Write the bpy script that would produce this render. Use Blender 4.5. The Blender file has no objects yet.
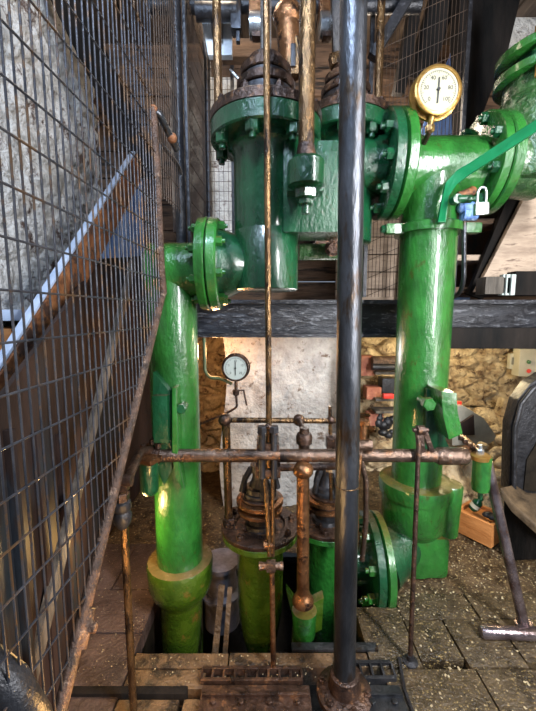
import bpy, bmesh, math, random
from mathutils import Vector, Matrix, noise
random.seed(7)
C = bpy.context.scene.collection
V = Vector
PI = math.pi
# ---------------------------------------------------------------- camera model (536 x 711)
F = 360.0; PITCH = math.radians(6.8); H = 1.4
cp, sp = math.cos(PITCH), math.sin(PITCH)
def P(px, py, Y):
    u = (px-268)/F; v = -(py-355.5)/F
    t = Y/(cp+v*sp)
    return V((u*t, Y, H+t*(-sp+v*cp)))
def S(n, px, py, Y):
    v = -(py-355.5)/F
    return n/F*Y/(cp+v*sp)
def FL(px, py, z=0.0):
    u = (px-268)/F; v = -(py-355.5)/F
    t = (z-H)/(-sp+v*cp)
    return V((u*t, t*(cp+v*sp), z))
# ---------------------------------------------------------------- materials
def mat(name, c1, c2=None, scale=8, rough=.5, metal=0, bump=.2, bscale=30, c3=None, wear=.62, wscale=5, rvar=.12, stretch=None, coat=0, dust=None, dist=.01, lo=.35, hi=.65, spec=.5):
    m = bpy.data.materials.new(name); m.use_nodes = True
    nt = m.node_tree; N = nt.nodes; L = nt.links
    b = N['Principled BSDF']; b.inputs['Metallic'].default_value = metal
    b.inputs['Coat Weight'].default_value = coat; b.inputs['Coat Roughness'].default_value = .1
    b.inputs['Specular IOR Level'].default_value = spec
    tc = N.new('ShaderNodeTexCoord'); mp = N.new('ShaderNodeMapping')
    L.new(tc.outputs['Object'], mp.inputs['Vector'])
    if stretch: mp.inputs['Scale'].default_value = stretch
    n1 = N.new('ShaderNodeTexNoise'); n1.inputs['Scale'].default_value = scale; n1.inputs['Detail'].default_value = 6; n1.inputs['Roughness'].default_value = .65
    L.new(mp.outputs[0], n1.inputs['Vector'])
    r1 = N.new('ShaderNodeValToRGB'); r1.color_ramp.elements[0].position = lo; r1.color_ramp.elements[1].position = hi
    r1.color_ramp.elements[0].color = (*c1, 1); r1.color_ramp.elements[1].color = (*(c2 or c1), 1)
    L.new(n1.outputs['Fac'], r1.inputs['Fac'])
    col = r1.outputs['Color']
    if c3:
        n3 = N.new('ShaderNodeTexNoise'); n3.inputs['Scale'].default_value = wscale; n3.inputs['Detail'].default_value = 8; n3.inputs['Roughness'].default_value = .7
        L.new(mp.outputs[0], n3.inputs['Vector'])
        r3 = N.new('ShaderNodeValToRGB'); r3.color_ramp.elements[0].position = wear-.03; r3.color_ramp.elements[1].position = wear+.04
        L.new(n3.outputs['Fac'], r3.inputs['Fac'])
        mx = N.new('ShaderNodeMixRGB'); L.new(r3.outputs['Color'], mx.inputs['Fac']); L.new(col, mx.inputs['Color1']); mx.inputs['Color2'].default_value = (*c3, 1)
        col = mx.outputs['Color']
    if dust:
        ge = N.new('ShaderNodeNewGeometry'); sx = N.new('ShaderNodeSeparateXYZ'); L.new(ge.outputs['Normal'], sx.inputs[0])
        ad = N.new('ShaderNodeMath'); ad.operation = 'MULTIPLY_ADD'; L.new(n1.outputs['Fac'], ad.inputs[0]); ad.inputs[1].default_value = .7; L.new(sx.outputs['Z'], ad.inputs[2])
        dr = N.new('ShaderNodeMapRange'); L.new(ad.outputs[0], dr.inputs['Value']); dr.inputs['From Min'].default_value = 1.12; dr.inputs['From Max'].default_value = 1.36; dr.inputs['To Max'].default_value = .8
        md = N.new('ShaderNodeMixRGB'); L.new(dr.outputs[0], md.inputs['Fac']); L.new(col, md.inputs['Color1']); md.inputs['Color2'].default_value = (*dust, 1); col = md.outputs['Color']
    L.new(col, b.inputs['Base Color'])
    mr = N.new('ShaderNodeMapRange'); mr.inputs['To Min'].default_value = max(.03, rough-rvar); mr.inputs['To Max'].default_value = min(1, rough+rvar)
    L.new(n1.outputs['Fac'], mr.inputs['Value']); L.new(mr.outputs[0], b.inputs['Roughness'])
    if bump:
        n2 = N.new('ShaderNodeTexNoise'); n2.inputs['Scale'].default_value = bscale; n2.inputs['Detail'].default_value = 5; n2.inputs['Roughness'].default_value = .6
        L.new(mp.outputs[0], n2.inputs['Vector'])
        bp = N.new('ShaderNodeBump'); bp.inputs['Strength'].default_value = bump; bp.inputs['Distance'].default_value = dist
        L.new(n2.outputs['Fac'], bp.inputs['Height']); L.new(bp.outputs[0], b.inputs['Normal'])
        if coat:
            b2 = N.new('ShaderNodeBump'); b2.inputs['Strength'].default_value = bump*.16; b2.inputs['Distance'].default_value = dist; L.new(n2.outputs['Fac'], b2.inputs['Height']); L.new(b2.outputs[0], b.inputs['Coat Normal'])
    return m
M = {}
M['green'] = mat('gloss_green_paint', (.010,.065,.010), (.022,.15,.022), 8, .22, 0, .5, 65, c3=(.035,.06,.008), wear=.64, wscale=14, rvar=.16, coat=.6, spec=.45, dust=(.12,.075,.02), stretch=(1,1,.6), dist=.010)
M['green_dark'] = mat('darker_green', (.003,.032,.012), (.007,.072,.026), 8, .22, 0, .5, 65, c3=(.018,.04,.008), wear=.62, wscale=13, rvar=.16, coat=.6, spec=.42, dust=(.06,.045,.02), stretch=(1,1,.6), dist=.010)  # same settings as the main green, with a darker base colour
M['green_worn_warm_lit'] = mat('warm_lit_worn_green_paint', (.022,.055,.004), (.06,.105,.008), 9, .26, 0, .5, 55, c3=(.13,.085,.015), wear=.62, wscale=10, rvar=.14, coat=.5, spec=.4, dust=(.14,.09,.04), dist=.010)  # warm light's yellow put into the green base colour; worn patches are wear
M['green_moss'] = mat('weathered_green_paint', (.010,.05,.012), (.035,.11,.025), 14, .28, 0, 1, 60, c3=(.13,.17,.09), wear=.58, wscale=30, coat=.5, spec=.4, dist=.015)
M['brown_iron'] = mat('oily_brown_iron', (.022,.013,.010), (.085,.048,.034), 18, .3, .55, .7, 60, c3=(.18,.09,.045), wear=.60, wscale=24)
M['shaft_iron'] = mat('brown_polished_shaft', (.06,.038,.027), (.18,.12,.09), 20, .25, .75, .6, 70, c3=(.17,.08,.04), wear=.58, wscale=22)
M['bronze'] = mat('tarnished_bronze', (.07,.038,.018), (.26,.15,.065), 26, .27, .8, .6, 90, c3=(.03,.02,.015), wear=.54, wscale=22, stretch=(1,1,.3))
M['copper'] = mat('aged_copper', (.12,.055,.025), (.34,.16,.07), 14, .25, .8, .5, 60, c3=(.045,.025,.017), wear=.57, wscale=15)
M['steel'] = mat('grey_steel', (.03,.032,.037), (.09,.095,.108), 9, .34, .85, .35, 70, c3=(.045,.03,.02), wear=.57, wscale=8, stretch=(1,1,.3))
M['black_iron'] = mat('black_iron', (.012,.012,.014), (.035,.035,.04), 12, .38, .4, .5, 50, c3=(.09,.09,.10), wear=.64, wscale=24)
M['beam'] = mat('painted_black_beam', (.006,.006,.009), (.028,.030,.038), 11, .33, .1, 1, 34, c3=(.13,.135,.15), wear=.585, wscale=34, stretch=(.5,1,1.6))
M['bright'] = mat('bright_steel', (.4,.42,.45), (.75,.78,.8), 12, .25, .9, .2, 60)
M['rust'] = mat('rusty_tube', (.035,.022,.016), (.12,.065,.042), 26, .5, .3, 1, 80, c3=(.24,.16,.11), wear=.60, wscale=34)
M['rust_orange'] = mat('orange_rust', (.14,.045,.016), (.34,.14,.05), 16, .6, .2, 1, 40, c3=(.06,.03,.02), wear=.53, wscale=9, stretch=(1,1,1))
M['wire'] = mat('dark_galvanised_wire', (.02,.022,.03), (.06,.06,.07), 10, .4, .5, .2, 90, c3=(.09,.05,.025), wear=.55, wscale=9)
M['wire_rust'] = mat('rusty_wire', (.03,.022,.018), (.09,.055,.035), 10, .5, .4, .2, 90)
M['brass'] = mat('yellow_brass', (.30,.16,.035), (.50,.30,.09), 14, .33, .75, .25, 40, c3=(.14,.08,.03), wear=.6, wscale=12)
M['dial'] = mat('cream_dial', (.34,.32,.22), (.40,.37,.27), 10, .5, 0, .05, 30, spec=.2)
M['dial_white'] = mat('pale_dial', (.38,.44,.42), (.46,.5,.48), 10, .5, 0, .05, 30, spec=.2)
M['ink'] = mat('black_ink', (.01,.01,.01), None, 5, .5, 0, 0)
M['plaster'] = mat('flaking_white_plaster', (.26,.245,.235), (.50,.485,.46), 7, .7, 0, 1, 30, c3=(.13,.09,.065), wear=.60, wscale=16, dist=.02)
M['whitewash'] = mat('whitewashed_stone', (.34,.325,.30), (.80,.78,.74), 6, .75, 0, 1, 16, c3=(.10,.06,.045), wear=.57, wscale=6, dist=.06)
M['stone_ochre'] = mat('ochre_rubble_stone', (.32,.21,.11), (.74,.60,.38), 9, .8, 0, 1, 22, c3=(.13,.075,.04), wear=.58, wscale=10, dist=.05)
M['stone_brown'] = mat('brown_rubble_stone', (.13,.075,.045), (.48,.32,.18), 7, .8, 0, 1, 18, c3=(.62,.52,.38), wear=.62, wscale=9, dist=.04)
M['brick'] = mat('worn_red_brick', (.24,.07,.045), (.42,.17,.10), 14, .8, 0, .8, 30, c3=(.5,.4,.28), wear=.62, wscale=14)
M['wood_dark'] = mat('dark_timber', (.004,.004,.004), (.018,.014,.012), 7, .75, 0, .8, 26, stretch=(1,1,.25), c3=(.05,.04,.033), wear=.66, spec=.12)
M['wood_brown'] = mat('brown_boards', (.05,.028,.016), (.17,.10,.06), 6, .7, 0, .9, 20, stretch=(.3,1,2.5), c3=(.02,.014,.01), wear=.56, spec=.3)
M['wood_pale'] = mat('pale_rough_sawn_timber', (.20,.14,.10), (.52,.40,.30), 5, .7, 0, .8, 20, stretch=(.5,1,2.2), c3=(.11,.07,.05), wear=.60)
M['wood_orange'] = mat('orange_pine', (.36,.13,.035), (.58,.25,.08), 5, .5, 0, .4, 20, stretch=(1,1,4))
M['wood_grey'] = mat('grey_weathered_plank', (.05,.042,.034), (.14,.12,.10), 8, .7, 0, .9, 20, stretch=(3,3,.4), spec=.3)
M['sheet_dark'] = mat('brown_black_sheet', (.016,.011,.010), (.045,.028,.024), 4, .6, 0, .5, 14, stretch=(1,1,.4), c3=(.02,.024,.03), wear=.56, wscale=2.5, spec=.12)
M['blue_sheet'] = mat('blue_sheet_with_sheen', (.05,.12,.34), (.22,.36,.68), 7, .3, 0, 1, 18, stretch=(2.5,2.5,.4), c3=(.55,.62,.8), wear=.60, wscale=14, dist=.02)  # base colour raised to stand for window light reflected by the stair sheet
M['slab_red'] = mat('purple_brown_slab', (.04,.026,.022), (.10,.066,.056), 9, .4, 0, .9, 60, c3=(.26,.18,.11), wear=.66, wscale=80, rvar=.2, spec=.35)
M['slab_olive'] = mat('wet_brown_slab', (.020,.014,.008), (.080,.055,.030), 11, .30, 0, 1, 70, c3=(.36,.26,.11), wear=.60, wscale=95, rvar=.2, spec=.5)
M['slab_tan'] = mat('tan_oily_slab', (.05,.03,.016), (.15,.09,.045), 12, .38, 0, .9, 50, c3=(.025,.016,.01), wear=.55, wscale=10)
M['dirt'] = mat('brown_dirt', (.022,.013,.007), (.11,.07,.036), 16, .45, 0, 1, 60, c3=(.48,.36,.17), wear=.60, wscale=70, spec=.3)
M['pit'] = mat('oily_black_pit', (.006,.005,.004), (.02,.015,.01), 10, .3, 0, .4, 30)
M['pebble'] = mat('pale_pebble', (.16,.11,.06), (.50,.42,.26), 60, .6, 0, .3, 30)
M['grey_case'] = mat('grey_moulded_plastic', (.17,.16,.13), (.26,.25,.21), 8, .5, 0, .1, 30)
M['cream'] = mat('cream_plastic', (.50,.47,.36), (.60,.56,.44), 8, .4, 0, .05, 30)
M['white_paint'] = mat('chalky_white_paint', (.45,.5,.56), (.68,.72,.76), 14, .45, .1, .4, 30, c3=(.08,.08,.09), wear=.62, wscale=12)
M['pale_blue'] = mat('pale_blue_and_edge_light', (.35,.45,.62), (.5,.58,.74), 10, .45, 0, .4, 20)
M['red'] = mat('red_plastic', (.6,.03,.015), None, 5, .4, 0, 0)
M['ceiling'] = mat('dark_ceiling_boards', (.035,.025,.02), (.12,.085,.06), 5, .7, 0, .8, 20, stretch=(2.5,.4,1), c3=(.2,.16,.12), wear=.64)
M['glass_green'] = mat('green_bottle_glass', (.004,.05,.02), None, 5, .1, 0, 0)
M['conduit'] = mat('green_brown_conduit', (.05,.10,.05), (.12,.13,.07), 20, .45, .2, .3, 30)
M['bar_steel'] = mat('purplish_steel', (.10,.07,.07), (.30,.25,.26), 12, .2, .85, .3, 60, c3=(.14,.07,.05), wear=.62, wscale=20)
M['trough_wood'] = mat('dark_brown_plank', (.03,.02,.012), (.12,.08,.045), 8, .7, 0, .8, 26, spec=.25)
# ---------------------------------------------------------------- mesh builder
ORG = {}
class MB:
    def __init__(s): s.bm = bmesh.new()
    def frame(s, ax):
        ax = ax.normalized(); t = V((0,0,1)) if abs(ax.z) < .9 else V((1,0,0))
        a = ax.cross(t).normalized(); return ax, a, ax.cross(a)
    def loft(s, rings, cap=True, closed=False):
        vs = [[s.bm.verts.new(p) for p in r] for r in rings]
        n = len(vs[0]); R = len(vs)
        for i in range(R if closed else R-1):
            A, B = vs[i], vs[(i+1) % R]
            for j in range(n):
                try: s.bm.faces.new((A[j], A[(j+1)%n], B[(j+1)%n], B[j]))
                except ValueError: pass
        if cap and not closed:
            s.bm.faces.new(vs[0]); s.bm.faces.new(vs[-1][::-1])
        return s
    def lathe(s, base, ax, prof, n=40, ph=0, sq=1.0):
        ax, a, b = s.frame(V(ax)); base = V(base)
        return s.loft([[base+ax*h+(a*math.cos(ph+2*PI*j/n)+b*math.sin(ph+2*PI*j/n)*sq)*max(r,1e-4) for j in range(n)] for h, r in prof])
    def cyl(s, a, b, r0, r1=None, n=24, bev=0):
        a, b = V(a), V(b); d = (b-a); l = d.length; r1 = r0 if r1 is None else r1
        pr = [(0,r0),(l,r1)] if not bev else [(0,r0-bev),(bev,r0),(l-bev,r1),(l,r1-bev)]
        return s.lathe(a, d, pr, n)
    def hexn(s, a, b, r, ph=0):
        a, b = V(a), V(b); l = (b-a).length; c = min(l*.2, r*.15)
        return s.lathe(a, b-a, [(0,r),(l-c,r),(l,r*.85)], 6, ph)
    def tube(s, pts, r, n=12, fil=0, rs=None):
        pts = [V(p) for p in pts]
        if fil:
            q = [pts[0]]
            for i in range(1, len(pts)-1):
                A, B, D = pts[i-1], pts[i], pts[i+1]
                f = min(fil, (A-B).length*.48, (D-B).length*.48)
                p0 = B+(A-B).normalized()*f; p1 = B+(D-B).normalized()*f
                for k in range(7):
                    t = k/6; q.append(p0*(1-t)**2+B*2*t*(1-t)+p1*t*t)
            q.append(pts[-1]); pts = q
        rings = []; a = None
        for i, p in enumerate(pts):
            d = (pts[min(i+1, len(pts)-1)]-pts[max(i-1, 0)]).normalized()
            if a is None: _, a, _b = s.frame(d)
            a = (a-d*a.dot(d)).normalized(); b = d.cross(a)
            rr = rs[i] if rs and len(rs) == len(pts) else r
            rings.append([p+(a*math.cos(2*PI*j/n)+b*math.sin(2*PI*j/n))*rr for j in range(n)])
        return s.loft(rings)
    def box(s, c, sz, rot=None, bev=0):
        bm = bmesh.new(); bmesh.ops.create_cube(bm, size=1)
        for v in bm.verts: v.co = V((v.co.x*sz[0], v.co.y*sz[1], v.co.z*sz[2]))
        if bev: bmesh.ops.bevel(bm, geom=bm.edges[:], offset=bev, segments=2, affect='EDGES', profile=.7)
        for v in bm.verts:
            if rot is not None: v.co = rot @ v.co
            v.co += V(c)
        me = bpy.data.meshes.new('t'); bm.to_mesh(me); bm.free(); s.bm.from_mesh(me); bpy.data.meshes.remove(me)
        return s
    def bar(s, a, b, w, h, up=(0,0,1), bev=0):
        a, b = V(a), V(b); d = (b-a).normalized(); u = V(up); x = d.cross(u).normalized(); u = x.cross(d)
        rot = Matrix((x, d, u)).transposed()
        return s.box((a+b)/2, (w, (b-a).length, h), rot, bev)
    def prism(s, poly, ext, bev=0):
        bm = bmesh.new(); ext = V(ext)
        A = [bm.verts.new(V(p)) for p in poly]; B = [bm.verts.new(V(p)+ext) for p in poly]; n = len(A)
        bm.faces.new(A); bm.faces.new(B[::-1])
        for i in range(n): bm.faces.new((A[i], B[i], B[(i+1)%n], A[(i+1)%n]))
        bmesh.ops.recalc_face_normals(bm, faces=bm.faces[:])
        if bev: bmesh.ops.bevel(bm, geom=bm.edges[:], offset=bev, segments=2, affect='EDGES', profile=.7)
        me = bpy.data.meshes.new('t'); bm.to_mesh(me); bm.free(); s.bm.from_mesh(me); bpy.data.meshes.remove(me)
        return s
    def sph(s, c, r, sq=(1,1,1)):
        k = 10
        bmesh.ops.create_uvsphere(s.bm, u_segments=20, v_segments=12, radius=1, matrix=Matrix.Translation(V(c)) @ Matrix.Diagonal((r*sq[0], r*sq[1], r*sq[2], 1)))
        return s
    def torus(s, c, ax, R, r, n=36, m=10):
        ax, a, b = s.frame(V(ax)); c = V(c)
        rings = []
        for i in range(n):
            t = 2*PI*i/n; d = a*math.cos(t)+b*math.sin(t)
            rings.append([c+d*(R+r*math.cos(2*PI*j/m))+ax*r*math.sin(2*PI*j/m) for j in range(m)])
        return s.loft(rings, closed=True)
    def build(s, name, m, parent=None, smooth=True, ang=38):
        bmesh.ops.recalc_face_normals(s.bm, faces=s.bm.faces[:])
        me = bpy.data.meshes.new(name)
        if parent is not None:
            o0 = ORG[parent.name]
        else:
            lo = V((1e9,)*3); hi = V((-1e9,)*3)
            for v in s.bm.verts:
                for k in range(3): lo[k] = min(lo[k], v.co[k]); hi[k] = max(hi[k], v.co[k])
            o0 = V(((lo.x+hi.x)/2, (lo.y+hi.y)/2, lo.z))
        for v in s.bm.verts: v.co -= o0
        s.bm.to_mesh(me); s.bm.free()
        if smooth:
            me.shade_smooth(); me.set_sharp_from_angle(angle=math.radians(ang))
        me.materials.append(M[m] if isinstance(m, str) else m)
        o = bpy.data.objects.new(name, me); C.objects.link(o)
        if parent is None: o.location = o0
        else: o.parent = parent
        ORG[o.name] = o0.copy()
        return o
def thing(name, label, cat, loc, group=None):
    o = bpy.data.objects.new(name, None); C.objects.link(o); o.location = loc; o.empty_display_size = .05
    o['label'] = label; o['category'] = cat
    if group: o['group'] = group
    ORG[o.name] = V(loc); return o
def tag(o, label, cat, group=None, kind=None):
    o['label'] = label; o['category'] = cat
    if group: o['group'] = group
    if kind: o['kind'] = kind
    return o
def struct(o, label=None):
    o['kind'] = 'structure'
    if label: o['label'] = label
    return o
X = V((1,0,0)); Z = V((0,0,1)); YY = V((0,1,0))
def bolts(parent, c, ax, R, n, r, l, m='green', ph=0, skip=(), nut=True, shank=0):
    mb0 = MB(); ax, a, b = mb0.frame(V(ax)); mb0.bm.free()
    for k in range(n):
        if k in skip: continue
        t = ph+2*PI*k/n; p = V(c)+(a*math.cos(t)+b*math.sin(t))*R
        q = MB().hexn(p, p+ax*l, r, t)
        q.cyl(p+ax*l, p+ax*(l*1.5), r*.5, n=10)
        if shank: q.cyl(p-ax*shank, p, r*.5, n=10)
        q.build('bolt', m, parent)

# ================================================================ SETTING
def rubble(name, org, ux, uy, w, h, nx, ny, nrm, m, cell=.16, amp=.05, seed=0):
    """uneven stone wall face: a grid pushed out stone by stone"""
    bm = bmesh.new(); g = []
    org, ux, uy, nrm = V(org), V(ux), V(uy), V(nrm)
    for j in range(ny+1):
        row = []
        for i in range(nx+1):
            p = org+ux*(w*i/nx)+uy*(h*j/ny)
            q = V((w*i/nx/cell*.75+seed, h*j/ny/cell*1.25, seed*1.7))
            wq = q+noise.noise_vector(q*1.3)*.35
            d, pts = noise.voronoi(wq)
            e = min(1, (d[1]-d[0])*3.2)
            hgt = amp*(e**.6)+amp*.8*noise.noise(pts[0]*3.1)+amp*.25*noise.noise(q*5)
            row.append(bm.verts.new(p+nrm*hgt))
        g.append(row)
    for j in range(ny):
        for i in range(nx): bm.faces.new((g[j][i], g[j][i+1], g[j+1][i+1], g[j+1][i]))
    # thickness behind
    A = [org, org+ux*w, org+ux*w+uy*h, org+uy*h]
    B = [bm.verts.new(p-nrm*.25) for p in A]; bm.faces.new(B)
    mb = MB(); mb.bm.free(); mb.bm = bm
    return struct(mb.build(name, m, None, True, 60))
rubble('wall_left', (-1.42,-.6,-.05), (0,1,0), (0,0,1), 3.75, 3.8, 190, 180, (1,0,0), 'whitewash', .28, .035, 3)
rubble('wall_back', (-1.6,3.12,-.05), (1,0,0), (0,0,1), 4.6, 1.5, 300, 110, (0,-1,0), 'stone_ochre', .15, .06, 11)
rubble('wall_right', (2.6,-.6,-.05), (0,1,0), (0,0,1), 3.9, 3.8, 90, 90, (-1,0,0), 'stone_ochre', .25, .05, 5)
# upper back wall: boards
mb = MB()
for k in range(11):
    z0 = 1.46+k*.21
    mb.box((.6, 3.17, z0+.1), (4.5, .05+.012*(k%3), .2), bev=.006)
struct(mb.build('wall_back_upper', 'wood_brown'))
mb = MB()
for k in range(16):
    x0 = -1.6+k*.28
    mb.box((x0+.14, 1.6, 3.55+.01*(k%2)), (.272, 4.6, .06), bev=.005)
struct(mb.build('ceiling', 'ceiling'))
# floor : slabs with a pit
def slabs(name, rects, m, z=0.0, th=.08, gap=.003, jit=.003):
    mb = MB()
    for (x0, y0, x1, y1) in rects:
        dz = random.uniform(-jit, jit)
        mb.box(((x0+x1)/2, (y0+y1)/2, z+dz-th/2), (x1-x0-2*gap, y1-y0-2*gap, th), bev=.006)
    return struct(mb.build(name, m))
PX0, PX1, PY0, PY1 = -.55, .41, 1.34, 1.98
NX1, NY0 = .62, 1.57
slabs('floor_left', [(-1.7,.2,-.95,1.17),(-.95,.2,-.55,1.17),(-1.7,1.19,-1.0,1.43),(-1.0,1.19,PX0,1.43),(-1.7,1.43,-.9,1.68),(-.9,1.43,PX0,1.68),(-1.7,1.68,-.8,2.05),(-.8,1.68,PX0,2.05)], 'slab_red')
slabs('floor_front', [(PX0,1.27,-.16,PY0),(-.16,1.27,.41,PY0),(-.55,.9,-.32,1.16),(-.55,1.19,-.24,1.27),(-.31,.9,-.2,1.16)], 'slab_tan')
slabs('floor_right', [(.41,1.27,.62,1.57),(.62,1.50,.98,1.66),(.62,1.30,.80,1.50),(.45,.9,.82,1.27),(.80,1.27,1.04,1.50),(.82,1.0,1.10,1.27),(1.10,1.05,1.5,1.29),(1.04,1.29,1.38,1.50),(1.38,1.29,2.1,1.66),(.98,1.5,1.38,1.66),(.82,.7,1.6,1.0),(1.5,1.0,2.7,1.29)], 'slab_olive')
# rough dirt floor behind
bm = bmesh.new(); g = []
def dirt(x0, x1, y0, y1, nx, ny, bm):
    g = []
    for j in range(ny+1):
        g.append([bm.verts.new((x0+(x1-x0)*i/nx, y0+(y1-y0)*j/ny, -.012+.012*noise.noise(V((i*.35, j*.35, x0)))+.01*noise.noise(V((i*1.1, j*1.1, 4+x0))))) for i in range(nx+1)])
    for j in range(ny):
        for i in range(nx): bm.faces.new((g[j][i], g[j][i+1], g[j+1][i+1], g[j+1][i]))
dirt(NX1, 2.7, 1.66, 3.2, 90, 70, bm); dirt(-1.7, .62, 1.98, 3.2, 90, 50, bm)
mb = MB(); mb.bm.free(); mb.bm = bm
struct(mb.build('floor_back', 'dirt'))
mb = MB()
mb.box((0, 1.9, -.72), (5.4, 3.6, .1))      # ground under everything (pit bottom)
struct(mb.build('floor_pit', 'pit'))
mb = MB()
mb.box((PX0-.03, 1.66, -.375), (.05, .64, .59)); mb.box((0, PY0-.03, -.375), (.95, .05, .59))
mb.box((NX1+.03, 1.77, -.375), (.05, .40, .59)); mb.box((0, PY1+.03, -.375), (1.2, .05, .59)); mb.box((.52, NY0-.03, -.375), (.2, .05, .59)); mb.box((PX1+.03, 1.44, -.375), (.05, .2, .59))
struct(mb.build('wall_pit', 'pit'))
# deck behind the beam
mb = MB()
for k in range(6): mb.box((.9, 2.32+k*.16, 1.45), (3.3, .15, .04), bev=.004)
struct(mb.build('ceiling_deck', 'wood_dark'))
# plaster pier
a = P(222, 345, 2.5); b = P(346, 345, 2.5)
bm = bmesh.new(); nx, nz = 50, 70
def face(fn, nx, ny):
    g = [[bm.verts.new(fn(i/nx, j/ny)) for i in range(nx+1)] for j in range(ny+1)]
    for j in range(ny):
        for i in range(nx): bm.faces.new((g[j][i], g[j][i+1], g[j+1][i+1], g[j+1][i]))
def nz_(p): return p+V((0, -.02*noise.noise(p*5)-.008*noise.noise(p*18), 0))
xa = a.x; xb = b.x+.03
face(lambda s, t: nz_(V((xa+(xb-xa)*s-.03*math.sin(t*7)*(1-s), 2.5, -.05+1.5*t))), 50, 70)
face(lambda s, t: V((xa-.03*math.sin(t*7), 2.5+.6*s, -.05+1.5*t)), 4, 70)
face(lambda s, t: V((xb, 2.5+.6*s, -.05+1.5*t)), 4, 70)
mb = MB(); mb.bm.free(); mb.bm = bm
struct(mb.build('wall_pier', 'plaster'))
# diagonal dark timber over the end of the whitewashed wall
mb = MB(); mb.bar(P(48, -40, 2.35), P(150, 175, 2.95), .10, .16, up=(1,0,0), bev=.01)
struct(mb.build('trim_1', 'wood_dark'))

# ================================================================ IRON BEAM
bt = P(300, 300, 2.2).z; bb = P(300, 337, 2.2).z
x0 = P(190, 320, 2.2).x; x1 = 2.5
t = thing('iron_beam', 'long black painted iron girder running across behind both green standpipes', 'beam', ((x0+x1)/2, 2.2, bb))
mb = MB(); mb.box(((x0+x1)/2, 2.23, (bt+bb)/2), (x1-x0, .03, bt-bb-.02), bev=.004)
mb.build('web', 'beam', t)
mb = MB(); mb.box(((x0+x1)/2, 2.23, bt-.012), (x1-x0, .16, .024), bev=.005); mb.build('flange', 'beam', t)
mb = MB(); mb.box(((x0+x1)/2, 2.23, bb+.012), (x1-x0, .16, .024), bev=.005); mb.build('flange', 'beam', t)
x0b = P(446, 320, 2.02).x
t = thing('timber_beam', 'black wooden beam under the girder at the right above the rubble wall', 'beam', (x0b+.4, 2.08, P(450,349,2.02).z))
mb = MB(); za = P(450,349,2.02).z; zb = P(450,328,2.02).z
mb.box((x0b+.55, 2.08, (za+zb)/2), (1.1, .10, zb-za), bev=.008); mb.build('beam_body', 'wood_dark', t)
# ================================================================ LEFT STANDPIPE
lx = -.421; ly = 1.6; lr = .107
t = thing('standpipe', 'tall green left standpipe whose bell foot stands in the pit', 'pipe', (lx, ly, -.6))
LP = t
zc = P(175, 271, ly).z
mb = MB(); mb.lathe((lx, ly, .2), Z, [(0,lr),(zc-.2+.02,lr)], 48); mb.build('riser', 'green', t)
fx = P(211, 265, ly).x
mb = MB(); mb.lathe((lx-.100, ly, zc), X, [(0,.085),(.006,.105),(.02,.118),(fx-lx+.100-.04,.118)], 48); mb.build('elbow', 'green', t)
zf = P(211, 265, ly).z
mb = MB(); mb.lathe((fx-.045, ly, zf), X, [(0,.175),(.006,.192),(.038,.197),(.044,.19)], 48); f1 = mb.build('flange', 'green', t)
f1['label'] = 'yellowed green flange'
bolts(t, (fx-.045, ly, zf), -X, .155, 8, .019, .022, 'green', .3)
zr = P(181, 558, ly).z
mb = MB(); mb.lathe((lx, ly, -.62), Z, [(0,.098),(.62+.02,.100),(.62+.05,.115),(.70,.138),(.74,.150),(.62+zr-.012,.155),(.62+zr,.150),(.62+zr+.002,.112)], 48)
fm = mb.build('bell_socket', 'green_worn_warm_lit', t); fm['label'] = 'bell socket with warm light painted into its green'
# bracket on the left pipe
mb = MB()
mb.prism([P(153,372,1.45), P(170,392,1.45), P(171,440,1.45), P(172,470,1.45), P(164,486,1.45), P(157,470,1.45), P(152,440,1.45)], (0,.12,0), .004)
mb.build('bracket', 'green_dark', t)
mb = MB(); mb.box(P(162,418,1.44), (S(15,163,422,1.44), .05, S(48,163,422,1.44)), bev=.006); mb.build('bracket_pad', 'green_dark', t)
mb = MB(); mb.prism([P(172,388,1.43), P(176,388,1.43), P(178,460,1.43), P(184,490,1.46), P(176,480,1.44), P(172,455,1.43)], (0,.12,0), .003); mb.build('rib', 'green', t)
p = P(182,408,1.46); mb = MB(); mb.cyl(p+V((0,.05,0)), p, .016).hexn(p, p-V((0,.022,0)), .022); mb.build('bolt', 'green_dark', t)
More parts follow.
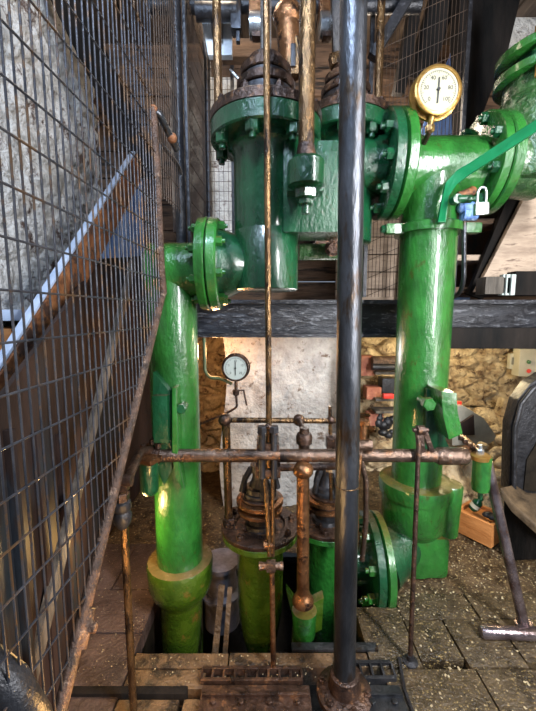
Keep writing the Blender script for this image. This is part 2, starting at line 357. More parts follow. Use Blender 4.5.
# ================================================================ UPPER CYLINDERS
def upper_cyl(px, Y, r, R, pybot, pyfl, label, mbody, stack=True, side=True):
    c = P(px, 200, Y); x = c.x
    zb = P(px, pybot, Y).z; zt = P(px, pyfl, Y).z
    t = thing('steam_cylinder', label, 'cylinder', (x, Y, zb))
    h = zt-zb
    zs = P(px, 233, Y).z-zb if side else h*.3
    mb = MB(); mb.lathe((x,Y,zb), Z, [(0,r-.01),(.006,r),(zs-.004,r),(zs,r-.003),(zs+.004,r-.003),(h-.05,r-.003),(h-.03,r+.006),(h-.02,r+.02),(h,r+.02)], 56)
    mb.build('barrel', mbody, t)
    mb = MB(); mb.lathe((x,Y,zt), Z, [(0,R-.006),(.006,R),(.066,R),(.07,R-.004)], 56); mb.build('flange', mbody, t)
    mb = MB(); mb.lathe((x,Y,zt+.07), Z, [(0,R+.002),(.034,R+.002),(.04,R-.006),(.04,r*.95)], 56); mb.build('cover_plate', 'brown_iron', t)
    z = zt+.15
    mb = MB(); mb.lathe((x,Y,zt+.105), Z, [(0,.15),(.01,.145),(.03,.125),(.046,.12)], 48); mb.build('gland_base', 'black_iron', t)
    for k, (rr, hh, mm) in enumerate([(.125,.02,'brown_iron'),(.112,.03,'black_iron'),(.120,.035,'brown_iron'),(.098,.022,'black_iron'),(.104,.035,'brown_iron'),(.07,.04,'brown_iron')]):
        mb = MB(); mb.lathe((x,Y,z), Z, [(0,rr-.004),(.004,rr),(hh-.004,rr),(hh,rr-.006)], 48); mb.build('gland_ring', mm, t); z += hh
    mb = MB(); mb.cyl((x,Y,z), (x,Y,z+.5), .022); mb.build('piston_rod', 'bright', t)
    bolts(t, (x,Y,zt), -Z, R-.030, 8, .027, .036, mbody, .25)
    bolts(t, (x,Y,zt+.11), Z, R-.026, 10, .016, .02, 'brown_iron', .25)
    return t
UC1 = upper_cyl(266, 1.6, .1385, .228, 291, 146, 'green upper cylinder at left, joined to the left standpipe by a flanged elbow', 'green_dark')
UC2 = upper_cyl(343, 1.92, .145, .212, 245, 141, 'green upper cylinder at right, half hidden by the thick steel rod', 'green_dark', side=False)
# stub on cylinder 1
mb = MB(); mb.lathe((fx+.003, ly, zf), X, [(0,.19),(.006,.197),(.036,.192),(.042,.185)], 48); mb.build('side_flange', 'green', UC1)
mb = MB(); mb.lathe((fx+.04, ly, zf), X, [(0,.15),(.04,.14),(.10,.11),(.16,.09)], 40); mb.build('side_branch', 'green_dark', UC1)
bolts(UC1, (fx+.044, ly, zf), X, .16, 8, .019, .024, 'green', .3)
# valve chest between
t = thing('valve_chest', 'green cast block between the two upper cylinders, holding the bronze rod socket', 'valve chest', P(313, 232, 1.55))
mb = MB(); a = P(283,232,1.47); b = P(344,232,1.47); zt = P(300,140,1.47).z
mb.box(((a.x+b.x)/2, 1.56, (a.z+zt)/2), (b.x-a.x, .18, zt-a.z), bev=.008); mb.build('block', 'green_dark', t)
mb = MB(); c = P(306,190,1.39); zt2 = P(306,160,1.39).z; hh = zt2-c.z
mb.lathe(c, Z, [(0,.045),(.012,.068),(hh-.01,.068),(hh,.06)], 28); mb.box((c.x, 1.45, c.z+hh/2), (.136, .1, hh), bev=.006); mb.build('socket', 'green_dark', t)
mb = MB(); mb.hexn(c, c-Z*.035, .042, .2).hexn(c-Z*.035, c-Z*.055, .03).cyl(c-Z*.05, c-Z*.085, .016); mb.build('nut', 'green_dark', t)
# cross pipe under valve chest
a = P(299,252,1.75)
t = thing('drain_pipe', 'short shiny grey pipe stub below the valve chest', 'pipe', a)
mb = MB(); mb.cyl(a, P(345,252,1.75), .038, n=28); mb.build('pipe_body', 'green_moss', t)
mb = MB(); mb.cyl(P(333,248,1.72), P(333,248,1.64), .036).hexn(P(333,248,1.64), P(333,248,1.61), .026); mb.build('cap', 'brown_iron', t)
mb = MB(); mb.box(P(320,240,1.80), (.22,.06,.05), bev=.006); mb.build('saddle', 'brown_iron', t)
# ================================================================ RIGHT STANDPIPE (tee)
rx = .81; ry = 1.88; rr = .139
zt = P(430,170,ry).z
t = thing('standpipe', 'tall green right standpipe with tee top, collar and bell foot on the floor', 'pipe', (rx, ry, 0)); RP = t
zr = P(419,478,ry).z
mb = MB(); mb.lathe((rx,ry,zr-.05), Z, [(0,rr-.012),(zt-zr+.05,rr)], 56); mb.build('riser', 'green', t)
mb = MB(); mb.lathe((rx-.16,ry,zt), X, [(0,.152),(.02,.150),(.09,.148),(.16,.148),(.32,.148),(.38,.148)], 56); mb.build('tee', 'green', t)
mb = MB(); mb.lathe((rx-.205,ry,zt+.015), X, [(0,.24),(.006,.25),(.042,.25),(.05,.242)], 56); mb.build('flange', 'green', t)
bolts(t, (rx-.205,ry,zt+.015), -X, .205, 10, .024, .03, 'green', .2)
mb = MB(); mb.lathe((rx+.215,ry,zt+.02), X, [(0,.222),(.006,.232),(.04,.232),(.046,.225)], 56); mb.build('flange', 'green', t)
mb = MB()
mb.lathe((rx,ry,0), Z, [(0,.128),(.2,.128),(zr-.30,.13),(zr-.27,.15),(zr-.24,.172),(zr-.08,.178),(zr-.075,.19),(zr-.03,.196),(zr-.005,.19),(zr,.178),(zr+.004,.145)], 56)
p = V((rx+.15, ry-.06, 0))
mb.lathe(p+Z*(zr-.30), Z, [(0,.03),(.02,.06),(.2,.068),(.29,.072),(.30,.066)], 28)
mb.build('bell_socket', 'green', t)
mb = MB(); mb.box((rx+.01, ry, (zr-.27)/2), (.268,.268,zr-.27), bev=.035); mb.build('foot', 'green', t)
# collar
zcl = P(430,226,ry-.1).z
mb = MB(); mb.lathe((rx,ry,zcl-.022), Z, [(0,rr+.0),(.001,rr+.026),(.038,rr+.026),(.044,rr+.02),(.044,rr)], 56)
mb.box((rx-.185, ry-.03, zcl), (.09,.05,.05), bev=.012); mb.box((rx+.185, ry-.05, zcl), (.09,.05,.05), bev=.012)
mb.build('collar', 'green', t)
p = V((rx-.22, ry-.03, zcl)); mb = MB(); mb.hexn(p, p-X*.03, .02).cyl(p, p+X*.03, .02); mb.build('bolt', 'green_dark', t)
# bracket on right pipe
mb = MB(); mb.prism([P(427,388,1.72), P(443,393,1.72), P(446,440,1.72), P(452,452,1.72), P(425,452,1.72)], (0,.1,0), .006); mb.build('bracket', 'green_dark', t)
mb = MB(); mb.prism([P(441,391,1.60), P(457,393,1.60), P(458,412,1.60), P(463,434,1.60), P(449,440,1.60), P(443,415,1.60)], (0,.2,0), .006); mb.build('bracket_arm', 'green', t)
p = P(427,403,1.66); mb = MB(); mb.hexn(p, p-V((.004,.04,0)), .032, .2).cyl(p+YY*.08, p, .018); mb.build('bolt', 'green', t)
# branch from cylinder 2 to the right flange
t = UC2; cx = P(343,200,1.92).x
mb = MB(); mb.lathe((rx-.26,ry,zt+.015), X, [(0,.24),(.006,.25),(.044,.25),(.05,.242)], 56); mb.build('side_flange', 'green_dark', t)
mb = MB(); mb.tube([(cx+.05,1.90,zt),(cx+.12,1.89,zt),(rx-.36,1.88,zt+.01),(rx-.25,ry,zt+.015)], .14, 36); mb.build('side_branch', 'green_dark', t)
bolts(t, (rx-.26,ry,zt+.015), -X, .21, 10, .026, .034, 'green_dark', .5)
# ================================================================ RIGHT VALVE BODY
vx = P(541,120,1.85).x; vy = 1.85
zb = P(500,187,vy).z
t = thing('stop_valve', 'large green valve body at the right edge, upper rim flanged', 'valve', (vx, vy, zb))
z1 = P(500,105,vy).z; z2 = P(500,84,vy).z; z3 = P(500,60,vy).z
mb = MB(); mb.lathe((vx,vy,zb), Z, [(0,.19),(.01,.205),(z1-zb-.05,.21),(z1-zb-.01,.20),(z1-zb+.02,.17),(z2-zb+.06,.165)], 56); mb.build('valve_body', 'green_moss', t)
mb = MB(); mb.lathe((vx,vy,z2), Z, [(0,.20),(.004,.21),(.036,.21),(.042,.20)], 56); mb.build('flange', 'green', t)
mb = MB(); mb.lathe((vx,vy,z2+.04), Z, [(0,.15),(.05,.15)], 40); mb.build('neck', 'green_dark', t)
mb = MB(); mb.lathe((vx,vy,z2+.09), Z, [(0,.20),(.004,.208),(.036,.208),(.042,.20),(.05,.1),(.08,.06)], 56); mb.build('bonnet', 'green', t)
p = V((vx-.13, vy-.14, z2-.05)); mb = MB(); mb.cyl(p, p+Z*.34, .012).hexn(p+Z*.18, p+Z*.21, .024); mb.build('stud', 'brass', t)
p = V((vx-.02, vy-.06, z2+.16)); mb = MB(); mb.lathe(p, Z, [(0,.05),(.06,.05),(.061,.038),(.3,.036),(.31,.05),(.34,.05)], 32); mb.build('gland', 'brass', t)
mb = MB(); mb.lathe((rx+.265,ry,zt+.02), X, [(0,.225),(.006,.232),(.044,.232),(.05,.225)], 56); mb.build('side_flange', 'green', t)
mb = MB(); mb.tube([(rx+.30,ry,zt+.02),(rx+.36,ry-.04,zt+.01),(vx,vy,zt-.0)], .15, 36); mb.build('side_branch', 'green_moss', t)
bolts(t, (rx+.215,ry,zt+.02), -X, .195, 8, .026, .03, 'green_dark', .4)
# lever bar
t = thing('valve_lever', 'long flat green lever arm slanting up across the tee to the right edge', 'lever', P(448,222,1.66))
mb = MB()
lev = [(446,222),(449,196),(457,184),(470,174),(545,126),(545,113),(474,160),(457,170),(446,182),(441,205),(438,222)]
Yl = [1.68,1.66,1.64,1.61,1.38,1.38,1.61,1.64,1.65,1.67,1.68]
poly = [P(a,b,y) for (a,b),y in zip(lev,Yl)]
mb.prism(poly, (.006,.03,0), .004); mb.build('lever_arm', mat('bright_green_lever', (.004,.14,.045), (.006,.20,.07), 5, .4, 0, .15, 30, spec=.3), t)
p = P(457,199,1.62); mb = MB(); mb.cyl(p-X*.0, p+V((.06,0,.0)), .017).cyl(p+YY*.03, p-YY*.01, .02); mb.build('pivot', 'green_dark', t)
# padlock
p = P(481,209,1.56)
t = thing('padlock', 'small silver padlock hanging from the green lever pivot', 'padlock', p-Z*.025)
mb = MB(); mb.box(p, (.055,.025,.048), Matrix.Rotation(math.radians(-4),3,'Y'), bev=.005); mb.build('lock_body', 'bright', t)
mb = MB(); mb.tube([p+V((-.018,0,.02)),p+V((-.018,0,.065)),p+V((-.012,0,.082)),p+V((.002,0,.088)),p+V((.014,0,.08)),p+V((.018,0,.065)),p+V((.018,0,.02))], .0055, 10); mb.build('shackle', 'bright', t)
# valve hook assembly (blue pipe behind)
t = thing('drain_tap', 'blue painted tap with a bent grey pipe running down beside the right standpipe', 'tap', P(463,295,1.95))
mb = MB(); mb.sph(P(467,208,1.75), .045, (1,.8,.7)).cyl(P(462,214,1.75), P(476,214,1.75), .03); mb.build('tap_body', 'blue_sheet', t)
mb = MB(); mb.tube([P(464,216,1.76), P(464,280,1.8), P(460,293,1.85), P(452,298,1.95)], .011, 12, fil=.04); mb.build('tap_pipe', 'steel', t)
mb = MB(); mb.cyl(P(458,196,1.7), P(470,192,1.7), .018).sph(P(472,191,1.7), .02); mb.build('tap_handle', 'rust_orange', t)
# ================================================================ LOWER CYLINDERS
def lower_cyl(px, py, Y, R, r, label, mbody, ph=.2):
    c = P(px, py, Y); x, z = c.x, c.z
    t = thing('pump_cylinder', label, 'cylinder', (x, Y, -.5))
    mb = MB(); mb.lathe((x,Y,-.5), Z, [(0,r*.45),(.22,r*.55),(.34,r*.8),(.44,r*.95),(.54,r),(z+.5-.05,r*1.02),(z+.5-.03,r*1.15)], 48); mb.build('barrel', mbody, t)
    mb = MB(); mb.lathe((x,Y,z-.045), Z, [(0,R-.012),(.006,R-.004),(.03,R-.002),(.034,R-.006)], 56); mb.build('flange', mbody, t)
    mb = MB(); mb.lathe((x,Y,z-.011), Z, [(0,R-.002),(.003,R),(.018,R),(.022,R-.006),(.0221,.12),(.012,.115),(.012,.07)], 56); mb.build('cover_plate', 'brown_iron', t)
    mb = MB(); mb.lathe((x,Y,z), Z, [(0,.075),(.02,.07),(.025,.058),(.07,.058),(.075,.065)], 40); mb.build('stuffing_box', 'black_iron', t)
    zz = z+.075
    for (q, hh, mm) in [(.106,.020,'copper'),(.084,.020,'black_iron'),(.110,.024,'copper'),(.088,.016,'brown_iron'),(.076,.022,'black_iron')]:
        mb = MB(); mb.lathe((x,Y,zz), Z, [(0,q-.004),(.004,q),(hh-.004,q),(hh,q-.006)], 44); mb.build('gland_ring', mm, t); zz += hh
    # yoke straps
    mb = MB()
    for k in range(4):
        a = ph+PI/2*k; d = V((math.cos(a), math.sin(a), 0))
        mb.tube([V((x,Y,zz))+d*.085, V((x,Y,zz+.06))+d*.07, V((x,Y,zz+.11))+d*.04], .014, 8)
    mb.lathe((x,Y,zz), Z, [(0,.07),(.02,.066),(.025,.05),(.06,.036),(.09,.034),(.092,.044),(.125,.044),(.13,.025)], 24)
    mb.build('yoke', 'black_iron', t)
    bolts(t, (x,Y,z+.011), Z, R-.028, 8, .016, .018, 'brown_iron', ph)
    bolts(t, (x,Y,z+.012), Z, .092, 4, .010, .014, 'brown_iron', ph+.5)
    mb = MB(); mb.cyl((x,Y,zz), (x,Y,zz+.2), .014); mb.build('pump_rod', 'bronze', t)
    return t
LC1 = lower_cyl(260, 525, 1.6, .182, .108, 'warm-lit green lower pump cylinder at left, its brown cover plate in the open', 'green_worn_warm_lit')
LC2 = lower_cyl(326, 520, 1.8, .172, .112, 'green lower pump cylinder at right, behind the thick steel rod', 'green', .6)
# side flange & cone between lower cylinder 2 and right foot
t = LC2; fcx = P(374,560,1.8).x; fz = P(374,560,1.8).z
mb = MB(); mb.tube([(P(326,520,1.8).x+.04,1.80,fz),(fcx-.1,1.80,fz),(fcx-.04,1.8,fz)], .095, 32); mb.build('side_branch', 'green_dark', t)
mb = MB(); mb.lathe((fcx-.05,1.8,fz), X, [(0,.235),(.006,.247),(.04,.25),(.045,.24)], 56); mb.build('side_flange', 'green_dark', t)
bolts(t, (fcx-.05,1.8,fz), -X, .195, 8, .026, .032, 'green', .4)
mb = MB(); mb.lathe((fcx+.0,1.8,fz), X, [(0,.24),(.006,.25),(.038,.247),(.044,.235)], 56); mb.build('foot_flange', 'green', RP)
mb = MB(); mb.tube([(fcx+.03,1.8,fz+.02),(fcx+.10,1.82,fz+.04),(rx-.03,ry,fz+.10)], .13, 32, rs=[.17,.14,.12]); mb.build('foot_branch', 'green_dark', RP)
# strap bars in pit
t = thing('pit_strut', 'pair of upright rusty flat bars in the pit between pipe and pump', 'bar', P(218,655,1.48))
mb = MB(); mb.bar(P(215,655,1.46), P(222,585,1.56), .028, .012, up=(0,1,0)); mb.build('flat_bar', 'slab_tan', t)
mb = MB(); mb.bar(P(225,655,1.47), P(230,587,1.57), .022, .012, up=(0,1,0)); mb.build('flat_bar', 'slab_tan', t)
# corroded casting behind plate
t = thing('pit_casting', 'grey corroded round casting in the pit behind the left pump', 'casting', P(218,600,1.85))
mb = MB(); c = P(222,620,1.85); mb.lathe(c, Z, [(0,.10),(.18,.10),(.185,.12),(.2,.12),(.21,.09),(.34,.08),(.345,.1),(.37,.1)], 36); mb.build('casting_body', mat('grey_corroded_iron', (.10,.09,.11), (.26,.24,.27), 14, .5, .2, .8, 30, c3=(.2,.1,.06)), t)
# ================================================================ RODS
def rod(name, label, pts, r, m, extra=None, n=20, cat='rod', grp=None):
    t = thing(name, label, cat, V(pts[-1]), grp)
    mb = MB(); mb.tube(pts, r, n); mb.build('shank', m, t)
    if extra: extra(t)
    return t
zA = P(266,146,1.6).z+.11; zE = P(343,141,1.92).z+.11
pA = V((P(218,97,1.6).x, 1.6, zA)); rod('guide_rod', 'slim bronze rod rising from the left edge of the left cylinder cover', [V((pA.x,1.6,3.5)), pA], .0175, 'bronze',
    lambda t: MB().hexn(pA, pA+Z*.03, .026).build('nut', 'brown_iron', t))
pE = V((P(377,100,1.92).x, 1.90, zE)); rod('guide_rod', 'slim bronze rod rising from the right edge of the right cylinder cover', [V((pE.x,1.90,3.5)), pE], .019, 'bronze',
    lambda t: MB().hexn(pE, pE+Z*.03, .028).build('nut', 'brown_iron', t))
pC = P(306,158,1.39)
def exC(t):
    MB().lathe(pC-Z*.005, Z, [(0,.034),(.02,.036),(.05,.03)], 24).build('ferrule', 'brown_iron', t)
rod('tie_rod', 'thick bronze rod dropping into the green socket between the upper cylinders', [V((pC.x,1.39,3.5)), pC], .029, 'bronze', exC)
# fat steel rod
pD0 = P(354,-30,1.17); pD1 = P(344,694,1.17)
def exD(t):
    c = V((pD1.x, 1.17, 0)); 
    MB().lathe(c, Z, [(0,.10),(.02,.10),(.03,.085),(.035,.06),(.09,.052),(.095,.042)], 44).build('base_flange', 'brown_iron', t)
    bolts(t, c+Z*.024, Z, .082, 6, .013, .015, 'brown_iron', .2)
    m = (pD0+(pD1-pD0)*.66); MB().torus(m, pD0-pD1, .0395, .0022).build('band', 'bronze', t)
rod('column_rod', 'very thick grey steel rod standing in front, full height of the picture', [pD0, V((pD1.x,1.17,.02))], .0395, 'steel', exD, 40)
# centre thin rod B and crosshead
b0 = P(266,-30,1.32); b1 = P(269,440,1.32); b2 = P(269,478,1.32); b3 = P(272,560,1.29); b4 = P(273,668,1.268)
def exB(t):
    MB().tube([P(265.5,478,1.32), P(269.5,556,1.29)], .009, 12).tube([P(272.5,478,1.32), P(273,556,1.29)], .007, 12).build('fork', 'bronze', t)
    q = MB(); c = P(271,566,1.29); q.cyl(c-X*.034, c+X*.034, .014).box(c, (.036,.03,.036), bev=.005).hexn(c+X*.034, c+X*.048, .016).hexn(c-X*.034, c-X*.048, .016); q.build('clevis_pin', 'shaft_iron', t)
    q = MB(); c = P(269,545,1.3); q.cyl(c-X*.02, c+X*.02, .015); q.build('clamp', 'copper', t)
    MB().tube([P(272,572,1.285), P(273.5,671,1.265)], .0105, 14).build('lower_shank', 'copper', t)
rod('valve_rod', 'thin bronze rod running down the centre through the clamp on the shaft to the grate', [b0, b1, b2], .0115, 'bronze', exB, 14)
# crosshead clamp
c = P(268,450,1.40)
t = thing('crosshead', 'brown iron clamp with two forked lugs where thin centre rod meets the shaft', 'clamp', c)
MB().box(P(268,443,1.36), (.086,.12,.035), bev=.008).box(P(268,467,1.36), (.080,.12,.03), bev=.008).build('clamp_block', 'brown_iron', t)
for px_ in (262, 274):
    MB().tube([P(px_,478,1.30), P(px_,432,1.30)], .012, 10).hexn(P(px_,432,1.30), P(px_,426,1.30), .019).build('clamp_bolt', 'black_iron', t)
MB().tube([P(259,434,1.30), P(268,425,1.30), P(277,434,1.30)], .011, 10).build('clamp_yoke', 'brown_iron', t)
MB().cyl(P(257,455,1.30), P(280,455,1.30), .02).build('clamp_collar', 'shaft_iron', t)
for px_ in (259, 277): MB().box(P(px_,470,1.38), (.028,.05,.05), bev=.006).build('clamp_jaw', 'brown_iron', t)
# shaft
a = P(157,455.5,1.45); b = P(440,455.5,1.45); zsh = a.z
t = thing('cross_shaft', 'long horizontal brown shaft spanning from left bracket to right bracket', 'shaft', ((a.x+b.x)/2,1.45,zsh-.03))
MB().cyl(a, b, .0275, n=32).build('shaft_bar', 'shaft_iron', t)
MB().lathe(P(436,456,1.45), X, [(0,.030),(.01,.037),(S(31,450,456,1.45)-.01,.037),(S(31,450,456,1.45),.031)], 32).build('collar', 'shaft_iron', t)
MB().cyl(P(150,455,1.45), P(160,455.5,1.45), .036, n=28).build('collar', 'brown_iron', t)
# small lever with pin on the shaft, right
MB().bar(P(421,452,1.42), P(419,430,1.42), .03, .02, up=(0,1,0), bev=.004).bar(P(432,452,1.44), P(424,430,1.44), .02, .02, up=(0,1,0), bev=.004).cyl(P(413,430,1.42), P(428,430,1.42), .009).cyl(P(417,430,1.42), P(424,430,1.42), .02).build('crank_lever', 'brown_iron', t)
# lower parallel bar
a2 = P(262,468,1.56)
t = thing('cross_bar', 'shorter thin brown bar running parallel just below the main shaft', 'bar', a2)
MB().cyl(a2, P(338,466,1.56), .017).build('bar_body', 'brown_iron', t)
MB().hexn(P(268,468,1.56), P(276,468,1.56), .028).build('nut', 'brown_iron', t)
# upper thin rod with balls
a3 = P(225,420,1.6); b3_ = P(338,421,1.6)
t = thing('pull_rod', 'thin bronze rod with round ball joints running level above the main shaft', 'rod', a3)
MB().cyl(a3, b3_, .0125, n=14).build('rod_bar', 'bronze', t)
for px_, r_ in ((225,.030),(299,.028),(331,.02)):
    MB().sph(P(px_,420,1.6), r_).build('ball_joint', 'brown_iron', t)
# posts
pp = P(229,528,1.6)
rod('post', 'bronze post carrying the left ball joint, standing on the left pump cover', [P(226,424,1.6), V((P(229,528,1.6).x,1.6,P(260,525,1.6).z+.012))], .019, 'bronze',
    lambda t: MB().hexn(V((pp.x,1.6,P(260,525,1.6).z+.012)), V((pp.x,1.6,P(260,525,1.6).z+.04)), .03).build('nut', 'brown_iron', t))
t = thing('shaft_bearing', 'brown threaded nut stack rising above the shaft under the middle ball joint', 'bearing', P(304,450,1.47))
MB().lathe(P(304,450,1.5), Z, [(0,.024),(.03,.024),(.031,.034),(.06,.036),(.075,.03),(.076,.022),(.10,.02)], 24).build('nut_stack', 'brown_iron', t)
MB().tube([P(304,432,1.5), P(299,420,1.58)], .012, 10).build('link', 'brown_iron', t)
def exF(t):
    MB().sph(P(303,470,1.42), .043, (1,1,.85)).build('ball_end', 'copper', t)
    q = P(303,603,1.42); MB().lathe(q-Z*.01, Z, [(0,.036),(.01,.046),(.03,.046),(.045,.036),(.06,.028)], 24).build('ferrule', 'copper', t)
rod('stay_rod', 'polished copper-brown rod with ball end below the shaft and foot in green bracket', [P(303,474,1.42), P(303,604,1.42)], .0265, 'copper', exF)
t = thing('foot_bracket', 'torn green bracket holding the lower end of the copper-brown rod', 'bracket', P(305,650,1.42))
MB().prism([P(286,590,1.46), P(296,604,1.46), P(312,604,1.46), P(324,598,1.46), P(322,630,1.46), P(305,638,1.46), P(300,652,1.46), P(292,650,1.46), P(294,625,1.46)], (0,.05,0), .006).build('bracket_plate', 'green_worn_warm_lit', t)
MB().lathe(P(304,640,1.43), Z, [(0,.03),(.03,.048),(S(34,303,620,1.42),.054)], 28).build('cup', 'green', t)
# thin rod at 331
t = thing('valve_spindle', 'thin upright bronze spindle with square block beside the thick steel rod', 'rod', P(331,530,1.6))
MB().tube([P(330,406,1.6), P(331,500,1.6)], .0085, 10).build('spindle_shank', 'bronze', t)
MB().box(P(331,441,1.59), (.045,.045,.06), bev=.005).build('block', 'brown_iron', t)
MB().hexn(P(331,466,1.58), P(331,471,1.58), .03).build('nut', 'bright', t)
# curved rods right of the fat rod
t = thing('curved_link', 'pair of curved copper-brown links hanging just right of the thick steel rod', 'link', P(358,560,1.5))
MB().tube([P(362,440,1.45), P(360,455,1.44), P(366,480,1.44), P(366,520,1.45), P(362,560,1.47)], .012, 12).build('link_bar', 'shaft_iron', t)
MB().tube([P(360,455,1.42), P(357,480,1.40), P(356,540,1.40), P(350,600,1.38)], .011, 12).build('link_bar', 'copper', t)
MB().cyl(P(356,445,1.42), P(368,445,1.42), .022).hexn(P(368,445,1.42), P(372,445,1.42), .026).build('pin', 'shaft_iron', t)
MB().cyl(P(363,425,1.5), P(363,440,1.5), .018).hexn(P(363,420,1.5), P(363,425,1.5), .028).build('nut', 'copper', t)
# rod G
g1 = FL(410,662)
rod('drop_rod', 'thin dark rod hanging from the small lever on the shaft to the floor', [P(419,434,1.42), g1+Z*.004], .0095, 'brown_iron',
    lambda t: MB().lathe(g1, Z, [(0,.03),(.006,.03),(.012,.014),(.03,.013)], 16).build('foot', 'black_iron', t), 12)
# rod H (left) with lever
hx = P(124,520,1.1)
def exH(t):
    MB().lathe(P(123,528,1.1), Z, [(0,.014),(.02,.026),(.045,.03),(.06,.024),(.07,.03),(.09,.028),(.10,.016)], 20).build('coupling', 'black_iron', t)
    MB().hexn(P(122,500,1.1), P(122,492,1.1), .024).box(P(122,486,1.1), (.04,.03,.03), bev=.005).build('swivel', 'brown_iron', t)
rod('drop_rod', 'thin oily rod hanging at left beside the slanting fence tube', [P(122,488,1.1), V((hx.x,1.1,.0))], .0125, 'bronze', exH, 12)
t = thing('lever_arm', 'short brown lever linking the left shaft bearing to the hanging oily rod', 'lever', P(124,490,1.12))
MB().tube([P(150,450,1.43), P(140,452,1.34), P(127,480,1.13)], .017, 10).build('arm', 'brown_iron', t)
MB().cyl(P(117,480,1.1), P(132,480,1.1), .02).build('pin', 'brown_iron', t)
# left bearing with green cup
c = P(150,478,1.42)
t = thing('oil_cup', 'dark green oil cup hanging under the left shaft bearing', 'oil cup', P(150,496,1.42))
MB().lathe(P(150,494,1.42), Z, [(0,.022),(.012,.034),(.03,.037),(S(36,150,478,1.42),.038)], 28).build('cup', 'green_dark', t)
MB().prism([P(134,458,1.40), P(140,446,1.47), P(152,441,1.50), P(163,447,1.48), P(162,456,1.42), P(150,462,1.36)], (0,0,-.02), .004).build('cup_lid', 'copper', t)
for px_, py_ in ((143,449),(152,444),(158,448)):
    MB().hexn(P(px_,py_,1.44), P(px_,py_-5,1.44), .012).build('bolt', 'brown_iron', t)
# right bearing with green cup
t = thing('oil_cup', 'bright green oil cup with brass rim at the right end of the shaft', 'oil cup', P(481,499,1.5))
MB().lathe(P(480,492,1.5), Z, [(0,.02),(.01,.034),(.03,.037),(S(38,480,480,1.5),.037)], 30).build('cup', 'green', t)
MB().lathe(P(480,459,1.5), Z, [(0,.040),(.018,.042),(.022,.038),(.023,.03)], 30).build('rim', 'brass', t)
MB().hexn(P(480,454,1.5), P(480,449,1.5), .016).cyl(P(480,449,1.5), P(480,445,1.5), .009).build('nut', 'bright', t)
MB().lathe(P(480,499,1.5), Z, [(0,.008),(.03,.012),(.04,.02)], 14).build('spout', 'green_dark', t)
MB().bar(P(464,446,1.56), P(481,460,1.5), .05, .015, bev=.004).bar(P(461,436,1.66), P(478,450,1.52), .02, .02, bev=.004).build('arm', 'copper', t)
for i in range(5):
    q = P(461+i*4.2,440+i*3.5,1.60-.02*i); MB().hexn(q, q+Z*.02, .012).build('bolt', 'brown_iron', t)
# diagonal tool on right
i0 = P(487,462,1.50); i1 = FL(524,634)+Z*.03
t = thing('tee_bar', 'purplish steel bar with a tee foot leaning from the right oil cup to the floor', 'bar', (i1.x,i1.y,0))
MB().tube([i0, i1], .0215, 20).build('bar_shank', 'bar_steel', t)
q0 = FL(480,638)+Z*.03; q1 = FL(560,641)+Z*.03
MB().tube([q0, q0+(q1-q0)*.03, q0+(q1-q0)*.97, q1], .026, 20, rs=[.02,.027,.027,.02]).build('tee_foot', 'bar_steel', t)
MB().tube([i1+(i0-i1)*.0, i1+(i0-i1)*.035], .034, 20).build('hub', 'bar_steel', t)
# ================================================================ FENCES
def FX(Y): return -.505+.053*Y
def fence_pt(px, py):
    u = (px-268)/F; v = -(py-355.5)/F; k = cp+v*sp
    Y = .505/(.053-u/k); return P(px, py, Y)
d0 = fence_pt(163,290); d1 = fence_pt(60,711); sl = (d0.z-d1.z)/(d0.y-d1.y)
def zmin(Y): return max(.02, d0.z-sl*(d0.y-Y)) if Y < d0.y else d0.z+.02
t = thing('wire_fence', 'tall rusty wire mesh guard at left with a slanting lower tube', 'fence', (FX(1.0),1.0,.02))
mb = MB(); Y = .50
while Y < 1.46:
    z0 = zmin(Y); mb.cyl((FX(Y),Y,z0), (FX(Y)+random.uniform(-.003,.003),Y,3.0), 0.0024, n=6); Y += .0276
z = .03
while z < 3.0:
    ya = max(.50, d0.y-(d0.z-z)/sl) if z < d0.z else 1.46
    yb = ya if z < d0.z else 1.46
    if z < d0.z: mb.cyl((FX(.50),.50,z), (FX(ya),ya,z), .0027, n=6)
    else: mb.cyl((FX(.50),.50,z), (FX(1.46),1.46,z), .0027, n=6)
    z += .094
mb.build('wire_mesh', 'wire', t)
dd = (d1-d0).normalized()
MB().tube([fence_pt(152.5,108)+V((.0,0,.0)), fence_pt(156,160), fence_pt(161,270), d0+V((0,0,-.01)), d0+dd*.05, d1+dd*.25], .0155, 14).build('edge_tube', 'rust', t)
q = fence_pt(82,628); MB().tube([q-dd*.04, q+dd*.04], .022, 14).hexn(q+V((.015,0,0)), q+V((.035,0,0)), .012).build('clamp', 'rust', t)
# second fence panel further along
t = thing('wire_fence', 'darker wire mesh panel farther along, between two black posts above the left standpipe', 'fence', (FX(2.0),2.0,1.55))
mb = MB(); Y = 1.48
while Y < 2.32:
    mb.cyl((FX(Y),Y,1.86), (FX(Y),Y,3.45), .0018, n=6); Y += .0276
z = 1.88
while z < 3.4: mb.cyl((FX(1.48),1.48,z), (FX(2.32),2.32,z), .0018, n=6); z += .094
mb.build('wire_mesh', 'wire_rust', t)
q = P(177,120,1.76)
MB().cyl((q.x,1.78,1.50), (q.x,1.78,3.5), .024, n=16).build('post', 'black_iron', t)
MB().box((q.x+.036,1.80,2.5), (.014,.03,2.0), bev=.002).build('post', 'black_iron', t)
q2 = P(207,120,2.42)
MB().tube([P(195,-20,2.3), P(201,25,2.38), P(207,60,2.42), (q2.x,2.42,1.56)], .018, 12).build('post', 'black_iron', t)
